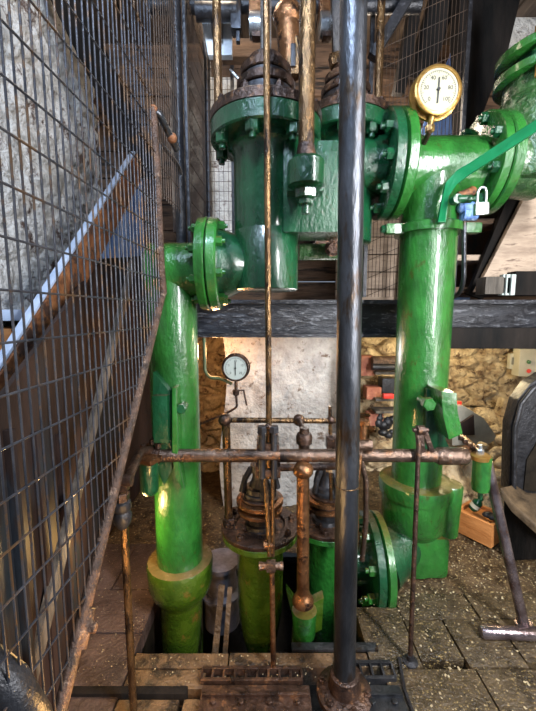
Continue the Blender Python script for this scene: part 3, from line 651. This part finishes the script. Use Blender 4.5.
# blue-lit handle
t = thing('latch_handle', 'polished bent handle with rusty knuckle fixed at the top of the mesh guard', 'handle', P(170,150,1.6))
MB().tube([P(156,112,1.44), P(160,115,1.45), P(177,150,1.56)], .014, 12, fil=.02).build('grip', 'steel', t)
MB().sph(P(153,110,1.44), .018).build('knuckle', 'rust_orange', t)
MB().sph(P(172,138,1.52), .02).build('knuckle', 'rust_orange', t)
t = thing('bent_rail', 'polished steel rail curving down behind the mesh guard to the left standpipe', 'rail', P(184,240,1.85))
MB().tube([P(159,240,1.62), P(160,142,1.62), P(168,152,1.66), P(180,168,1.76), P(184,200,1.8), P(185,245,1.85)], .010, 12, fil=.05).build('rail_tube', 'steel', t)
# background mesh panels right side
def mesh_panel(label, pxa, pxb, pya, pyb, Y, rx_=.028, rz_=.1, skew=0, wide=None):
    a = P(pxa, pyb, Y); b = P(pxb, pya, Y)
    t = thing('mesh_panel', label, 'mesh panel', ((a.x+b.x)/2, Y, a.z))
    mb = MB(); x = a.x
    while x < b.x: mb.cyl((x,Y,a.z), (x,Y,b.z), .0017, n=5); x += rx_
    z = a.z
    while z < b.z: mb.cyl((a.x,Y,z), (b.x,Y+.0,z+skew*(b.x-a.x)), .0017, n=5); z += rz_
    mb.build('wire_mesh', 'wire_rust', t)
    for xx in (a.x, b.x): MB().box((xx,Y,(a.z+b.z)/2), (.022,.022,b.z-a.z), bev=.003).build('frame_post', 'black_iron', t)
    return t
mesh_panel('rusty wire mesh panel behind the brass gauge, between two black posts', 364, 472, -30, 297, 2.12, .021, skew=.42)
mesh_panel('wire mesh panel between the black curved post and left upper cylinder', 206, 232, 60, 240, 2.4, .03, .06)
# pale board behind narrow mesh
MBt = MB(); q = P(222,170,2.7); MBt.box(q, (.22,.03,1.2), bev=.004)
tag(MBt.build('board', 'whitewash'), 'whitewashed board seen through the narrow mesh beside the left cylinder', 'board')
MBt = MB(); q = P(192,150,2.75); MBt.box(q, (.30,.03,1.15), bev=.004)
tag(MBt.build('board', mat('peeling_board', (.05,.035,.03), (.09,.065,.05), 6, .7, 0, .6, 20, c3=(.24,.21,.17), wear=.52, wscale=6)), 'brown board with peeling pale paint behind the black fence posts', 'board')
# ================================================================ LEFT: STAIR STRINGER + SHEET
t = thing('stair_stringer', 'slanting rusty iron stair stringer with its blue-lit top edge painted pale behind the mesh guard', 'stringer', P(0,360,1.34))
s0 = P(-30,420,1.25); s1 = P(152,158,3.0); s0.x = s1.x = -1.0
MB().bar(s0, s1, .05, .17, bev=.005).build('stringer_plate', 'rust_orange', t)
off = V((0,-(s1-s0).normalized().z, (s1-s0).normalized().y))*.095
MB().bar(s0+off, s1+off, .036, .014, bev=.004).build('stringer_edge', 'pale_blue', t)  # bluish light on the top edge painted as a pale strip
def SP(px,py):
    u = (px-268)/F; k = cp-(py-355.5)/F*sp; return P(px, py, .4/(-u/k-.295))
t = thing('guard_sheet', 'large dark brown metal sheet filling the space under the stair stringer', 'metal sheet', (-1.0,1.6,.0))
MB().prism([(-1.02,.6,.01), (-1.02,3.02,.01), (-1.02,3.02,s1.z-.14), (-1.02,s1.y,s1.z-.14), (-1.02,s0.y,s0.z-.14), (-1.02,.6,s0.z-.75)], (.02,0,0)).build('sheet', 'sheet_dark', t, smooth=False)
tp = [SP(-40,455), SP(0,400), SP(50,330), SP(100,258)]
lo_ = [V((p_.x,p_.y,.01)) for p_ in tp[::-1]]
MB().prism(tp+lo_, (-.015,0,0)).build('front_sheet', 'sheet_dark', t, smooth=False)
for px_ in (5,32,56):
    q_ = SP(px_,440); MB().box((q_.x+.012,q_.y,q_.z/2), (.02,.022,q_.z*1.05), bev=.003).build('batten', 'sheet_dark', t)
def SZ(Y): return s0.z+(Y-s0.y)/(s1.y-s0.y)*(s1.z-s0.z)
tag(MB().prism([(-.98,1.75,SZ(1.75)), (-.98,2.95,SZ(2.95)), (-.98,2.95,1.85), (-.98,2.2,1.72), (-.98,1.9,1.66)], (-.01,0,.0)).build('bluish_sheet', 'blue_sheet', smooth=False), 'upper sheet with a painted blue window reflection behind the top of the mesh guard', 'plastic sheet')  # upper part of the guard sheet; reflected window light painted in blue
tag(MB().bar(P(133,262,2.15), P(133,262,2.15)+(P(45,620,.99)-P(133,262,2.15))*1.22, .05, .022, up=(1,0,0), bev=.003).build('plank', 'wood_grey'), 'grey weathered plank leaning behind the mesh guard', 'plank')
t = thing('work_shelf', 'pale blue edged wooden shelf by the whitewashed wall behind the fence', 'shelf', P(0,350,1.9))
a = P(-10,315,1.75); MB().box((-1.27,1.85,a.z), (.26,.5,.05), bev=.004).build('shelf_top', 'pale_blue', t)
MB().box((-1.27,1.85,a.z-.13), (.22,.45,.14), bev=.004).build('shelf_front', 'wood_orange', t)
# black round thing bottom left corner
q = P(8,704,.62)
t = thing('iron_casting', 'black painted rounded casting with a bare patch in the bottom left corner', 'casting', q-Z*.1)
MB().tube([P(-60,668,.62), P(-15,662,.60), P(10,682,.60), P(34,720,.62), P(46,770,.64)], .032, 20).build('rim', 'black_iron', t)
MB().sph(P(2,706,.60), .035, (.9,.5,.9)).build('hub', mat('flaked_black_paint', (.015,.015,.02), (.03,.03,.04), 10, .35, .1, .5, 30, c3=(.20,.15,.12), wear=.52, wscale=12), t)
# ================================================================ GAUGES
def text_mesh(s, size, c, m, parent, name='numeral'):
    cu = bpy.data.curves.new('t', 'FONT'); cu.body = s; cu.size = size; cu.align_x = 'CENTER'; cu.align_y = 'CENTER'; cu.extrude = .0004
    ob = bpy.data.objects.new('t', cu); C.objects.link(ob)
    dg = bpy.context.evaluated_depsgraph_get(); me = bpy.data.meshes.new_from_object(ob.evaluated_get(dg))
    bpy.data.objects.remove(ob); bpy.data.curves.remove(cu)
    for v in me.vertices: v.co = V((v.co.x, -v.co.z, v.co.y))+V(c)-ORG[parent.name]
    me.materials.append(M[m]); o = bpy.data.objects.new(name, me); C.objects.link(o); o.parent = parent; ORG[o.name] = ORG[parent.name]
    return o
def gauge(label, c, r, depth, mcase, mdial, nums, needle, name='pressure_gauge'):
    t = thing(name, label, 'gauge', c-Z*r); f = V((0,-1,0))
    MB().lathe(c, f, [(-depth,r*1.12),(-depth+.006,r*1.22),(-depth+.02,r*1.22),(-depth+.022,r*.98),(-.012,r*1.0),(-.006,r*1.14),(.004,r*1.16),(.008,r*1.10),(.008,r*1.0),(.0,r*.985)], 56).build('case', mcase, t)
    d = MB().lathe(c+f*.0005, f, [(0,r*.99),(.002,r*.985)], 56).build('dial', mdial, t)
    mb = MB()
    for k in range(41):
        a = math.radians(225-270*k/40); l = .13 if k % 5 == 0 else .06; dv = V((math.cos(a),0,math.sin(a)))
        mb.bar(c+f*.003+dv*r*(.86-l), c+f*.003+dv*r*.86, r*.02, .0006, up=(0,1,0))
    for k in range(40):
        a0 = math.radians(225-270*k/40); a1 = math.radians(225-270*(k+1)/40)
        mb.bar(c+f*.003+V((math.cos(a0),0,math.sin(a0)))*r*.86, c+f*.003+V((math.cos(a1),0,math.sin(a1)))*r*.86, r*.012, .0006, up=(0,1,0))
    mb.build('scale', 'ink', d)
    for i, s in enumerate(nums):
        a = math.radians(225-270*i/(len(nums)-1)); text_mesh(s, r*.26, c+f*.003+V((math.cos(a),0,math.sin(a)))*r*.60, 'ink', d)
    n = MB(); dv = V((math.sin(needle),0,math.cos(needle)))
    n.bar(c+f*.007-dv*r*.62, c+f*.007+dv*r*.55, r*.05, .001, up=(0,1,0)).cyl(c+f*.003, c+f*.012, r*.07, n=16); n.build('needle', 'ink', t)
    return t
gc = P(438,90,1.66)
G1 = gauge('round brass cased pressure gauge with cream dial on top of the tee', gc, .087, .055, 'brass', 'dial', ['0','20','40','60','80','100'], .03)
MB().cyl(gc+V((-.012,.02,-.09)), gc+V((-.014,.03,-.135)), .013).hexn(gc+V((-.014,.03,-.13)), gc+V((-.014,.03,-.155)), .02).build('stem', 'brass', G1)
q = gc+V((-.014,.03,-.15)); tzz = RP and P(430,170,ry).z+.14
MB().tube([q, V((q.x,1.75,q.z-.03)), V((q.x+.0,1.82,tzz))], .012, 12).build('siphon', 'brown_iron', G1)
gc2 = P(235.5,368,2.05)
G2 = gauge('small round iron gauge with pale dial in front of the plaster pier', gc2, .068, .05, 'brown_iron', 'dial_white', ['0','5','10','15','20'], .0)
MB().cyl(gc2-Z*.075+YY*.02, gc2-Z*.13+YY*.02, .01).lathe(gc2-Z*.17+YY*.02, Z, [(0,.008),(.01,.018),(.03,.02),(.04,.01)], 16).build('valve_body', 'brown_iron', G2)
q = gc2-Z*.135+YY*.02; MB().tube([q-X*.02, q+X*.045, q+V((.062,0,-.09))], .006, 8).build('valve_handle', 'brown_iron', G2)
MB().tube([gc2-Z*.16+YY*.02, P(237,407,2.07), P(229,412,2.07), P(200,424,2.1), P(190,432,2.1)], .007, 8, fil=.015).build('gauge_pipe', 'brown_iron', G2)
tag(MB().tube([P(204,338,2.12), P(205,372,2.12), P(210,378,2.1), P(220,378,2.1), P(232,384,2.09)], .010, 10, fil=.03).build('conduit', 'conduit'), 'thin green brown conduit curving behind the small iron gauge', 'conduit')
# ================================================================ OVERHEAD MACHINERY
t = thing('upper_bracket', 'white painted iron bracket at the top left behind the slim bronze rod', 'bracket', P(220,55,2.1))
a = P(203,14,2.1)
MB().prism([P(200,12,2.1), P(232,18,2.1), P(232,55,2.1), P(208,55,2.1)], (0,.04,0), .004).build('bracket_plate', 'white_paint', t)
MB().cyl(P(196,12,2.0), P(237,12,2.0), .04).cyl(P(212,26,2.06), P(222,26,2.06), .05).build('bearing', 'black_iron', t)
MB().box(P(236,15,2.0), (.05,.06,.16), bev=.006).box(P(238,30,2.0), (.02,.03,.12), bev=.004).build('stud_block', 'steel', t)
t = thing('overhead_shaft', 'dark horizontal shaft crossing above the cylinders at the top edge', 'shaft', P(270,5,2.06))
MB().cyl(P(150,6,2.06), P(420,6,2.06), .035).build('shaft_bar', 'black_iron', t)
for px_, lab in ((256,'left'),(326,'right')):
    t = thing('cross_bearing', 'round bronze bearing block on the overhead shaft, %s of the two' % ('nearer the thin centre rod' if px_ == 256 else 'behind the thick bronze rod'), 'bearing', P(px_,40,2.0))
    MB().lathe(P(px_-7,26,2.0), X, [(0,.05),(.004,.058),(.06,.058),(.066,.05)], 32).build('drum', 'bright', t)
    MB().box(P(px_,6,2.0), (.07,.06,.15), bev=.008).build('block', 'copper', t)
    MB().box(P(px_+1,33,1.99), (.05,.05,.06), bev=.008).build('cap', 'brown_iron', t)
    MB().cyl(P(px_+9,50,1.97), P(px_+9,-10,1.97), .008).hexn(P(px_+9,46,1.97), P(px_+9,42,1.97), .016).build('stud', 'brass', t)
t = thing('slotted_link', 'broad copper coloured stem with a slot and rounded top above the left cylinder', 'link', P(290,74,1.75))
MB().tube([P(292,76,1.75), P(291,62,1.75), P(289,34,1.75), P(288,22,1.75)], .05, 24, rs=[.046,.052,.056,.056]).sph(P(288,18,1.75), .066).build('elbow_arm', 'copper', t)
MB().box(P(293,56,1.70), (.022,.02,.09), bev=.004).build('slot_key', 'black_iron', t)
MB().box(P(293,56,1.71), (.05,.02,.15), bev=.006).build('slot_plate', 'bronze', t)
MB().box(P(306,88,1.72), (.03,.03,.13), bev=.004).cyl(P(306,70,1.72), P(306,95,1.72), .01).build('adjuster', 'bright', t)
t = thing('overhead_strut', 'slanting black iron strut above the right cylinder', 'strut', P(340,60,1.9))
MB().bar(P(336,-10,1.85), P(338,62,1.95), .05, .04, up=(0,1,0), bev=.004).build('strut_bar', 'black_iron', t)
MB().bar(P(330,62,1.9), P(344,58,1.9), .05, .05, up=(0,1,0), bev=.004).build('strut_foot', 'bronze', t)
tag(MB().box(P(268,52,2.35), (.55,.08,.10), bev=.01).build('timber_rail', 'wood_brown'), 'brown timber rail behind the upper cylinder glands', 'timber')
tag(MB().bar(P(372,58,2.0), P(416,-15,2.0), .05, .05, up=(0,1,0), bev=.006).build('iron_bar', 'black_iron'), 'black iron bar slanting up right of the slim bronze rod', 'bar')
tag(MB().bar(P(230,70,2.2), P(262,105,2.2), .01, .02, up=(0,1,0)).build('iron_brace', 'bright'), 'thin bright brace behind the left cylinder gland', 'brace')
# upper right: timbers
tag(MB().prism([P(459,-20,2.4), P(525,-20,2.4), P(506,60,2.4), P(490,95,2.4), P(478,128,2.4), P(467,148,2.4), P(462,148,2.4)], (0,.12,0), .006).build('dark_timber', 'wood_dark'), 'heavy black timber tapering down behind the stop valve', 'timber')
tag(MB().bar(P(420,-20,2.45), P(398,95,2.6), .07, .09, up=(0,1,0), bev=.006).build('sloping_timber', 'wood_dark'), 'narrow dark timber slanting behind the mesh left of gauge', 'timber')
tag(MB().bar(P(448,-20,2.5), P(418,80,2.7), .16, .08, up=(0,1,0), bev=.006).build('sloping_timber', 'wood_dark'), 'broad dark timber slanting behind the top of the brass gauge', 'timber')
tag(MB().prism([P(452,50,2.75), P(470,50,2.75), P(470,300,2.75), P(405,300,2.75), P(418,140,2.75)], (0,.02,0)).build('bluish_sheet', 'blue_sheet', smooth=False), 'blue corrugated sheet standing behind the mesh and brass gauge', 'plastic sheet')
tag(MB().box(P(505,20,2.9), (.45,.05,.55), bev=.006).build('board', 'whitewash'), 'pale board in the top right corner behind the brass valve gland', 'board')
mb = MB()
for k in range(8): mb.box((P(388,290,2.95).x-.0, 2.95, 1.52+k*.135), (.85,.03,.128), bev=.004)
tag(mb.build('board_partition', 'wood_pale'), 'partition of horizontal pale boards behind the mesh between the standpipe and cylinder', 'partition')
t = thing('stair_flight', 'steep wooden stair with brown treads right of the standpipe', 'stairs', P(480,290,2.4))
for k, (pa, pb, py_) in enumerate([(458,504,222),(455,492,258),(453,484,290),(470,515,190),(480,520,150)]):
    a = P(pa,py_,2.35); b = P(pb,py_,2.35); MB().box(((a.x+b.x)/2,2.45,a.z), (b.x-a.x,.24,.035), bev=.004).build('tread', 'wood_pale' if k in (1,) else 'wood_brown', t)
MB().bar(P(474,297,2.3), P(524,175,2.3), .04, .10, up=(1,0,0), bev=.005).build('stringer', 'wood_dark', t)
MB().box((P(476,240,2.62).x,2.62,P(476,240,2.62).z), (.42,.02,.8), bev=.003).build('backing', 'sheet_dark', t)
tag(MB().prism([P(476,292,2.22), P(536,176,2.22), P(640,176,2.22), P(640,270,2.22), P(500,288,2.22)], (0,.04,0), .006).build('sawn_board', 'wood_pale'), 'large rough sawn pale board leaning at right above the girder', 'board')
a = P(484,296,2.10)
tag(MB().box(P(494,286,2.16)+V((0,0,0)), (.16,.1,.10), bev=.006).build('wood_block', 'wood_grey'), 'grey wooden block sitting on the girder at the foot of the sawn board', 'block')
tag(MB().box(P(507,285,2.13), (.075,.04,.12), bev=.006).box(P(503,285,2.13)-YY*.025, (.008,.02,.115), bev=.002).box(P(508,285,2.13)-YY*.025, (.008,.02,.115), bev=.002).build('bracket', 'dial_white'), 'small white metal bracket on the girder', 'bracket')
tag(MB().box(P(530,284,2.2), (.26,.12,.14), bev=.006).build('dark_block', 'wood_dark'), 'dark timber offcut on the girder right of the white bracket', 'timber')
tag(MB().bar(P(503,192,1.95), P(560,184,1.95), .08, .07, bev=.006).build('support_timber', 'wood_dark'), 'dark timber under the stop valve body at right edge', 'timber')
# ================================================================ LOWER BACK CLUTTER
t = thing('hanging_shelf', 'small shelf of bricks and blackened bits seen between the rods and right standpipe', 'shelf', P(385,430,2.9))
for k, py_ in enumerate((372,398,410)):
    a = P(372,py_,2.85); MB().box(P(388,py_,2.85), (.24,.14,.02), bev=.003).build('shelf_board', 'wood_grey', t)
tag(MB().cyl(P(372,362,2.8), P(402,361,2.8), .045, n=16).build('pipe_offcut', 'rust'), 'rusty pipe offcut lying on the upper shelf board', 'pipe')
tag(MB().cyl(P(372,367,2.76), P(402,367,2.76), .028, n=16).build('pipe_offcut', 'black_iron'), 'thin blackened pipe offcut on the upper shelf board', 'pipe')
for (px_, py_, w, h, m, lab) in [(366,365,.11,.16,'brick','red brick patch left of the pipe offcuts'),(372,392,.12,.10,'brick','worn red brick on the middle shelf, left end'),(388,385,.13,.13,'black_iron','black iron box on the middle shelf'),(374,418,.12,.10,'brick','worn red brick under the lowest shelf board')]:
    tag(MB().box(P(px_,py_,2.9), (w,.12,h), bev=.008).build('brick' if m == 'brick' else 'iron_box', m), lab, 'brick' if m == 'brick' else 'box')
tag(MB().box(P(388,396,2.74), (.08,.04,.035), bev=.005).build('red_block', 'red'), 'small bright red plastic block on the shelf behind the standpipe', 'block')
mb = MB()
for k in range(14):
    mb.sph(P(386+random.uniform(-9,9), 425+random.uniform(-12,10), 2.85), random.uniform(.02,.045), (1,.8,random.uniform(.6,1.2)))
tag(mb.build('coal_heap', 'black_iron'), 'heap of black lumps under the shelf left of the standpipe', 'coal', kind='stuff')
t = thing('pipe_fitting', 'small copper fitting with stacked nuts standing behind the thick steel rod', 'fitting', P(366,450,2.3))
MB().lathe(P(366,452,2.3), Z, [(0,.02),(.05,.02),(.055,.04),(.08,.04),(.085,.02),(.14,.02),(.145,.045),(.17,.045),(.175,.02),(.22,.015)], 20).build('fitting_body', 'copper', t)
MB().cyl(P(358,430,2.3), P(376,430,2.3), .014).cyl(P(356,415,2.3), P(370,415,2.3), .012).build('fitting_arm', 'copper', t)
# right: case, hopper, box, trough
t = thing('grey_case', 'grey moulded plastic case lying on the rubble behind the green bracket', 'case', P(478,440,2.5))
MB().prism([P(452,405,2.5), P(464,406,2.5), P(484,418,2.5), P(498,438,2.5), P(490,444,2.5), P(452,446,2.5)], (0,.16,0), .012).build('case_body', 'grey_case', t)
MB().prism([P(460,424,2.48), P(474,415,2.48), P(475,435,2.48), P(460,436,2.48)], (0,.03,0), .004).build('case_window', 'sheet_dark', t)
tag(MB().box(P(458,404,2.55), (.04,.03,.04), bev=.005).build('red_lever', 'red'), 'tiny red lever above the grey moulded case', 'lever')
t = thing('fuse_box', 'cream electrical box with two indicator buttons at the right edge', 'electrical box', P(528,378,2.9))
MB().box(P(530,362,2.95), (.24,.09,.23), bev=.015).build('box_body', 'cream', t)
for py_, m in ((362,'green'),(371,'red')): MB().cyl(P(529,py_,2.90), P(529,py_,2.885), .016).build('button', m, t)
t = thing('wall_socket', 'small square cream wall socket left of the electrical box', 'socket', P(517,368,2.98))
MB().box(P(515,361,3.0), (.11,.04,.13), bev=.006).build('socket_plate', 'cream', t)
MB().box(P(515,361,2.975), (.05,.01,.06), bev=.002).build('socket_insert', 'grey_case', t)
t = thing('furnace_surround', 'tall black arched iron door surround at the right edge', 'surround', P(525,495,2.0))
MB().prism([P(509,492,2.0), P(511,425,2.0), P(518,400,2.0), P(530,384,2.0), P(545,374,2.0), P(620,374,2.0), P(620,500,2.0)], (0,.08,0), .01).build('surround_plate', 'black_iron', t)
MB().tube([P(514,492,1.98), P(515,428,1.98), P(521,404,1.98), P(533,389,1.98), P(550,380,1.98)], .012, 8).build('rim', 'black_iron', t)
MB().prism([P(524,490,1.99), P(527,460,1.99), P(540,438,1.99), P(600,438,1.99), P(600,500,1.99)], (0,.02,0)).build('opening', 'pit', t, smooth=False)
w0 = FL(453,530); w1 = FL(491,549); 
t = thing('wooden_box', 'small orange pine box on the dirt floor behind the right oil cup', 'box', (w0+w1)/2)
bdir = (w1-w0); bdir.z = 0; L_ = bdir.length; ang = math.atan2(bdir.y, bdir.x); R_ = Matrix.Rotation(ang,3,'Z'); nb = V((-bdir.y, bdir.x, 0)).normalized()
if nb.y < 0: nb = -nb
hb = .145; wb = .20; cen = (w0+w1)/2+nb*wb/2
for s_ in (0, 1):
    MB().box(cen+nb*(wb/2-.01)*(1 if s_ else -1)+Z*(hb/2+.002), (L_,.02,hb), R_, .003).build('side', 'wood_orange', t)
    MB().box(cen+bdir.normalized()*(L_/2-.01)*(1 if s_ else -1)+Z*(hb/2+.002), (.02,wb-.042,hb), R_, .003).build('end', 'wood_orange', t)
MB().box(cen+Z*(hb-.03), (L_-.042,wb-.042,.02), R_, .002).build('lid', 'wood_orange', t)
bn = bdir.normalized(); q = cen+Z*(hb+.002)-bn*L_*.17-nb*.03
t = thing('green_bottle', 'small dark green glass bottle lying on the pine box', 'bottle', q)
MB().lathe(q+V((0,0,.012)), V((.35,-.2,.7)), [(0,.025),(.01,.03),(.06,.03),(.08,.013),(.10,.012)], 20).build('bottle_body', 'glass_green', t)
MB().lathe(q+V((0,0,.012))+V((.35,-.2,.7)).normalized()*.02, V((.35,-.2,.7)), [(0,.0306),(.025,.0306)], 20).build('bottle_label', 'cream', t)
q = cen+Z*(hb+.002)+bn*L_*.02-nb*.03
t = thing('black_cloth', 'crumpled black cloth lying on the end of the pine box near the steel bar', 'cloth', q)
mb = MB()
for k in range(6): mb.sph(q+bdir.normalized()*(.05+.03*k)+V((0,-.02+random.uniform(-.02,.02),.02)), .03, (1.2,.8,.6))
mb.build('cloth_fold', 'black_iron', t)
t = thing('plank_trough', 'curved dark brown plank edged trough at the right edge below the black iron surround', 'trough', FL(530,560))
MB().prism([P(500,488,1.9), P(512,505,1.85), P(540,530,1.75), P(560,540,1.7), P(620,540,1.9), P(620,486,2.2), P(540,480,2.2)], (0,0,-.04), .008).build('top_board', 'trough_wood', t)
MB().prism([P(504,500,1.93), P(512,508,1.89), P(540,535,1.79), P(540,560,1.79), P(512,560,1.89), P(504,560,1.93)], (.02,.03,0), .003).build('front_boards', 'wood_dark', t)
# loose stones by the grey case
for k, (px_, py_, r_, Y_) in enumerate([(497,452,.05,2.45),(505,440,.06,2.5),(488,456,.045,2.4),(502,463,.05,2.35),(495,430,.04,2.6),(500,475,.05,2.3),(483,446,.035,2.42)]):
    o = MB().sph(P(px_,py_,Y_), r_, (1.2,.8,.8)).build('loose_stone', 'stone_ochre')
    for v in o.data.vertices: v.co += V(v.co)*.25*noise.noise(v.co*22+V((k,0,0)))
    tag(o, 'loose rubble stone piled between the grey case and black iron surround', 'stone', 'loose stones behind the oil cup')
# rubble pile under them
bm = bmesh.new(); mb = MB(); mb.bm.free(); mb.bm = bm
g = []
pa, pb = V((1.15,2.3,-.02)), V((2.3,2.95,-.02))
for j in range(31):
    row = []
    for i in range(41):
        x = pa.x+(pb.x-pa.x)*i/40; y = pa.y+(pb.y-pa.y)*j/30
        q_ = V((x*7,y*7,0)); d, pts = noise.voronoi(q_)
        e = min(i,40-i)/40*6; e2 = min(j,30-j if j < 30 else 0)/30*5
        zz = .62*min(1,e)*min(1,j/22)
        row.append(bm.verts.new((x,y,-.02+zz*(1+.25*noise.noise(pts[0]))+.04*(d[1]-d[0]))))
    g.append(row)
for j in range(30):
    for i in range(40): bm.faces.new((g[j][i],g[j][i+1],g[j+1][i+1],g[j+1][i]))
tag(mb.build('rubble_bank', 'stone_ochre'), 'bank of broken ochre stone piled against the back wall at right', 'rubble', kind='stuff')
# ================================================================ FLOOR IRONWORK
t = thing('floor_grate', 'dark slotted iron grate set in the floor at the foot of the thin centre rod', 'grate', FL(252,676))
a = FL(203,669); b = FL(301,669); y0 = FL(250,684).y; y1 = a.y
mb = MB(); n = 9
mb.box(((a.x+b.x)/2, y1-.006, .0), (b.x-a.x,.014,.03), bev=.002).box(((a.x+b.x)/2, y0+.006, .0), (b.x-a.x,.014,.03), bev=.002)
mb.build('rim', 'brown_iron', t)
for k in range(n+1):
    x = a.x+(b.x-a.x)*k/n; MB().box((x,(y0+y1)/2,.0), (.009,y1-y0-.024,.028), bev=.002).build('grate_bar', 'brown_iron', t)
t = thing('floor_grate', 'dark slotted iron grate in the floor right of the thick steel rod', 'grate', FL(375,668))
a = FL(348,663); b = FL(390,663); y0 = FL(370,682).y; y1 = a.y
mb = MB(); mb.box(((a.x+b.x)/2, y1-.006, .0), (b.x-a.x,.014,.03), bev=.002).box(((a.x+b.x)/2, y0+.006, .0), (b.x-a.x,.014,.03), bev=.002)
mb.build('rim', 'black_iron', t)
for k in range(5):
    x = a.x+(b.x-a.x)*k/4; MB().box((x,(y0+y1)/2,.0), (.009,y1-y0-.024,.028), bev=.002).build('grate_bar', 'black_iron', t)
def plate(label, pxa, pxb, pya, pyb, m, nb=4):
    a = FL(pxa,pya); b = FL(pxb,pya); yb = FL(250,pyb).y; ya = a.y
    t = thing('floor_plate', label, 'plate', ((a.x+b.x)/2,(ya+yb)/2,-.02))
    w = b.x-a.x; cx_ = (a.x+b.x)/2
    MB().prism([(a.x,ya,-.02),(a.x,ya,.0),(a.x,ya-.012,.018),(a.x,yb,.018),(a.x,yb,-.02)], (w,0,0), .005).build('plate_body', m, t)
    MB().box((cx_,ya-.05,.022), (w*.97,.012,.016), bev=.004).build('rib', m, t)
    for k in range(nb):
        x = a.x+w*(k+.5)/nb; MB().hexn((x,ya-.075,.016), (x,ya-.075,.03), .011).build('bolt', m, t)
    return t
plate('dark ribbed iron floor plate in front of the left grate', 203, 309, 686, 735, 'brown_iron')
plate('grey ribbed iron floor plate in front of the right grate', 356, 398, 686, 735, 'steel', 2)
tag(MB().box((-.8,1.18,-.015), (1.0,.03,.05), bev=.005).build('floor_batten', 'wood_dark'), 'dark timber strip set across the left floor at the bottom edge', 'batten')
# flat strip at the pit front + hoses
tag(MB().box(((FL(310,650).x+FL(345,650).x)/2+.03, 1.355, .006), (.36,.035,.012), bev=.003).build('edge_strip', 'steel'), 'flat grey iron strip along the front lip of the pit', 'strip')
tag(MB().tube([FL(399,660)+Z*.008, FL(404,690)+Z*.008, FL(418,730)+Z*.008], .007, 8).build('cable', 'black_iron'), 'black cable lying on the slabs beside the right floor plate', 'cable')
# debris pebbles : uncountable
bm = bmesh.new()
def peb(x, y, r, z=0):
    mtx = Matrix.Translation((x, y, z+r*.3)) @ Matrix.Rotation(random.random()*6,4,'Z') @ Matrix.Diagonal((r*random.uniform(.8,1.6), r, r*.6, 1))
    bmesh.ops.create_icosphere(bm, subdivisions=1, radius=1, matrix=mtx)
for k in range(1500):
    if random.random() < .7: x, y = random.uniform(.64,1.9), random.gauss(1.85,.25)
    else: x, y = random.uniform(.45,1.4), random.uniform(1.0,1.66)
    if y < .95 or y > 2.9 or (x-rx)**2+(y-ry)**2 < .15**2: continue
    peb(x, y, random.choice([.0015,.002,.0025,.003,.005]), .0 if y < 1.66 else -.008)
for k in range(260):
    x, y = random.uniform(-.95,-.57), random.uniform(1.2,2.05); peb(x, y, random.choice([.0015,.002,.0025]))
for k in range(120): peb(random.uniform(-.5,.4), random.uniform(1.2,1.33), random.choice([.0015,.002,.003]))
mb = MB(); mb.bm.free(); mb.bm = bm
tag(mb.build('gravel', 'pebble'), 'pale grit and small stones scattered over the floor slabs', 'gravel', kind='stuff')

# ================================================================ LIGHTS
w = bpy.data.worlds.new('World'); bpy.context.scene.world = w; w.use_nodes = True
w.node_tree.nodes['Background'].inputs[0].default_value = (.66,.80,1,1); w.node_tree.nodes['Background'].inputs[1].default_value = .17
def lamp(kind, loc, e, col, size=.2, to=None, sy=None):
    l = bpy.data.lights.new('lamp', kind); l.energy = e; l.color = col
    if kind == 'AREA':
        l.size = size
        if sy: l.shape = 'RECTANGLE'; l.size_y = sy
    else: l.shadow_soft_size = size
    o = bpy.data.objects.new('lamp', l); C.objects.link(o); o.location = loc
    if to is not None: o.rotation_euler = (V(to)-V(loc)).to_track_quat('-Z','Y').to_euler()
    return o
lamp('AREA', (1.42,-.08,1.95), 66, (.97,.98,1), .11, (.75,1.9,1.0), 1.7)           # tall strip light added behind the viewer, right, for streak highlights
lamp('AREA', (-.25,.2,3.2), 30, (.60,.76,1), .35, (-1.0,1.9,1.9), .35)         # high roof light, left
lamp('POINT', (-.22,.76,.45), 5.5, (1,.55,.18), .035)                            # warm work lamp low at left
lamp('POINT', (-.62,1.44,.48), 3.6, (1,.60,.22), .03)                            # second work lamp behind the guard
lamp('POINT', (1.32,2.5,1.22), 12, (1,.80,.46), .06)                           # lamp under the girder at right
lamp('POINT', (-.32,2.26,1.16), 4.5, (1,.50,.20), .05)                            # lamp under the girder at left
lamp('POINT', (.35,2.15,1.15), 2.4, (1,.95,.9), .08)
lamp('POINT', (.72,2.75,2.8), 10, (1,.84,.66), .12)
lamp('POINT', (-.25,2.0,3.3), 8, (1,.82,.62), .12)
lamp('AREA', (1.6,.6,1.0), 3, (1,.97,.9), .35, (.8,1.8,.5))
# ================================================================ CAMERA
cam = bpy.data.cameras.new('camera'); co = bpy.data.objects.new('camera', cam); C.objects.link(co)
co.location = (0,0,H); co.rotation_euler = (PI/2-PITCH,0,0); cam.sensor_fit = 'HORIZONTAL'; cam.sensor_width = 36; cam.lens = 36*F/536; cam.clip_start = .02
bpy.context.scene.camera = co
vs = bpy.context.scene.view_settings
vs.view_transform = 'Standard'; vs.look = 'None'; vs.gamma = 1; vs.use_curve_mapping = False; vs.exposure = 1.05
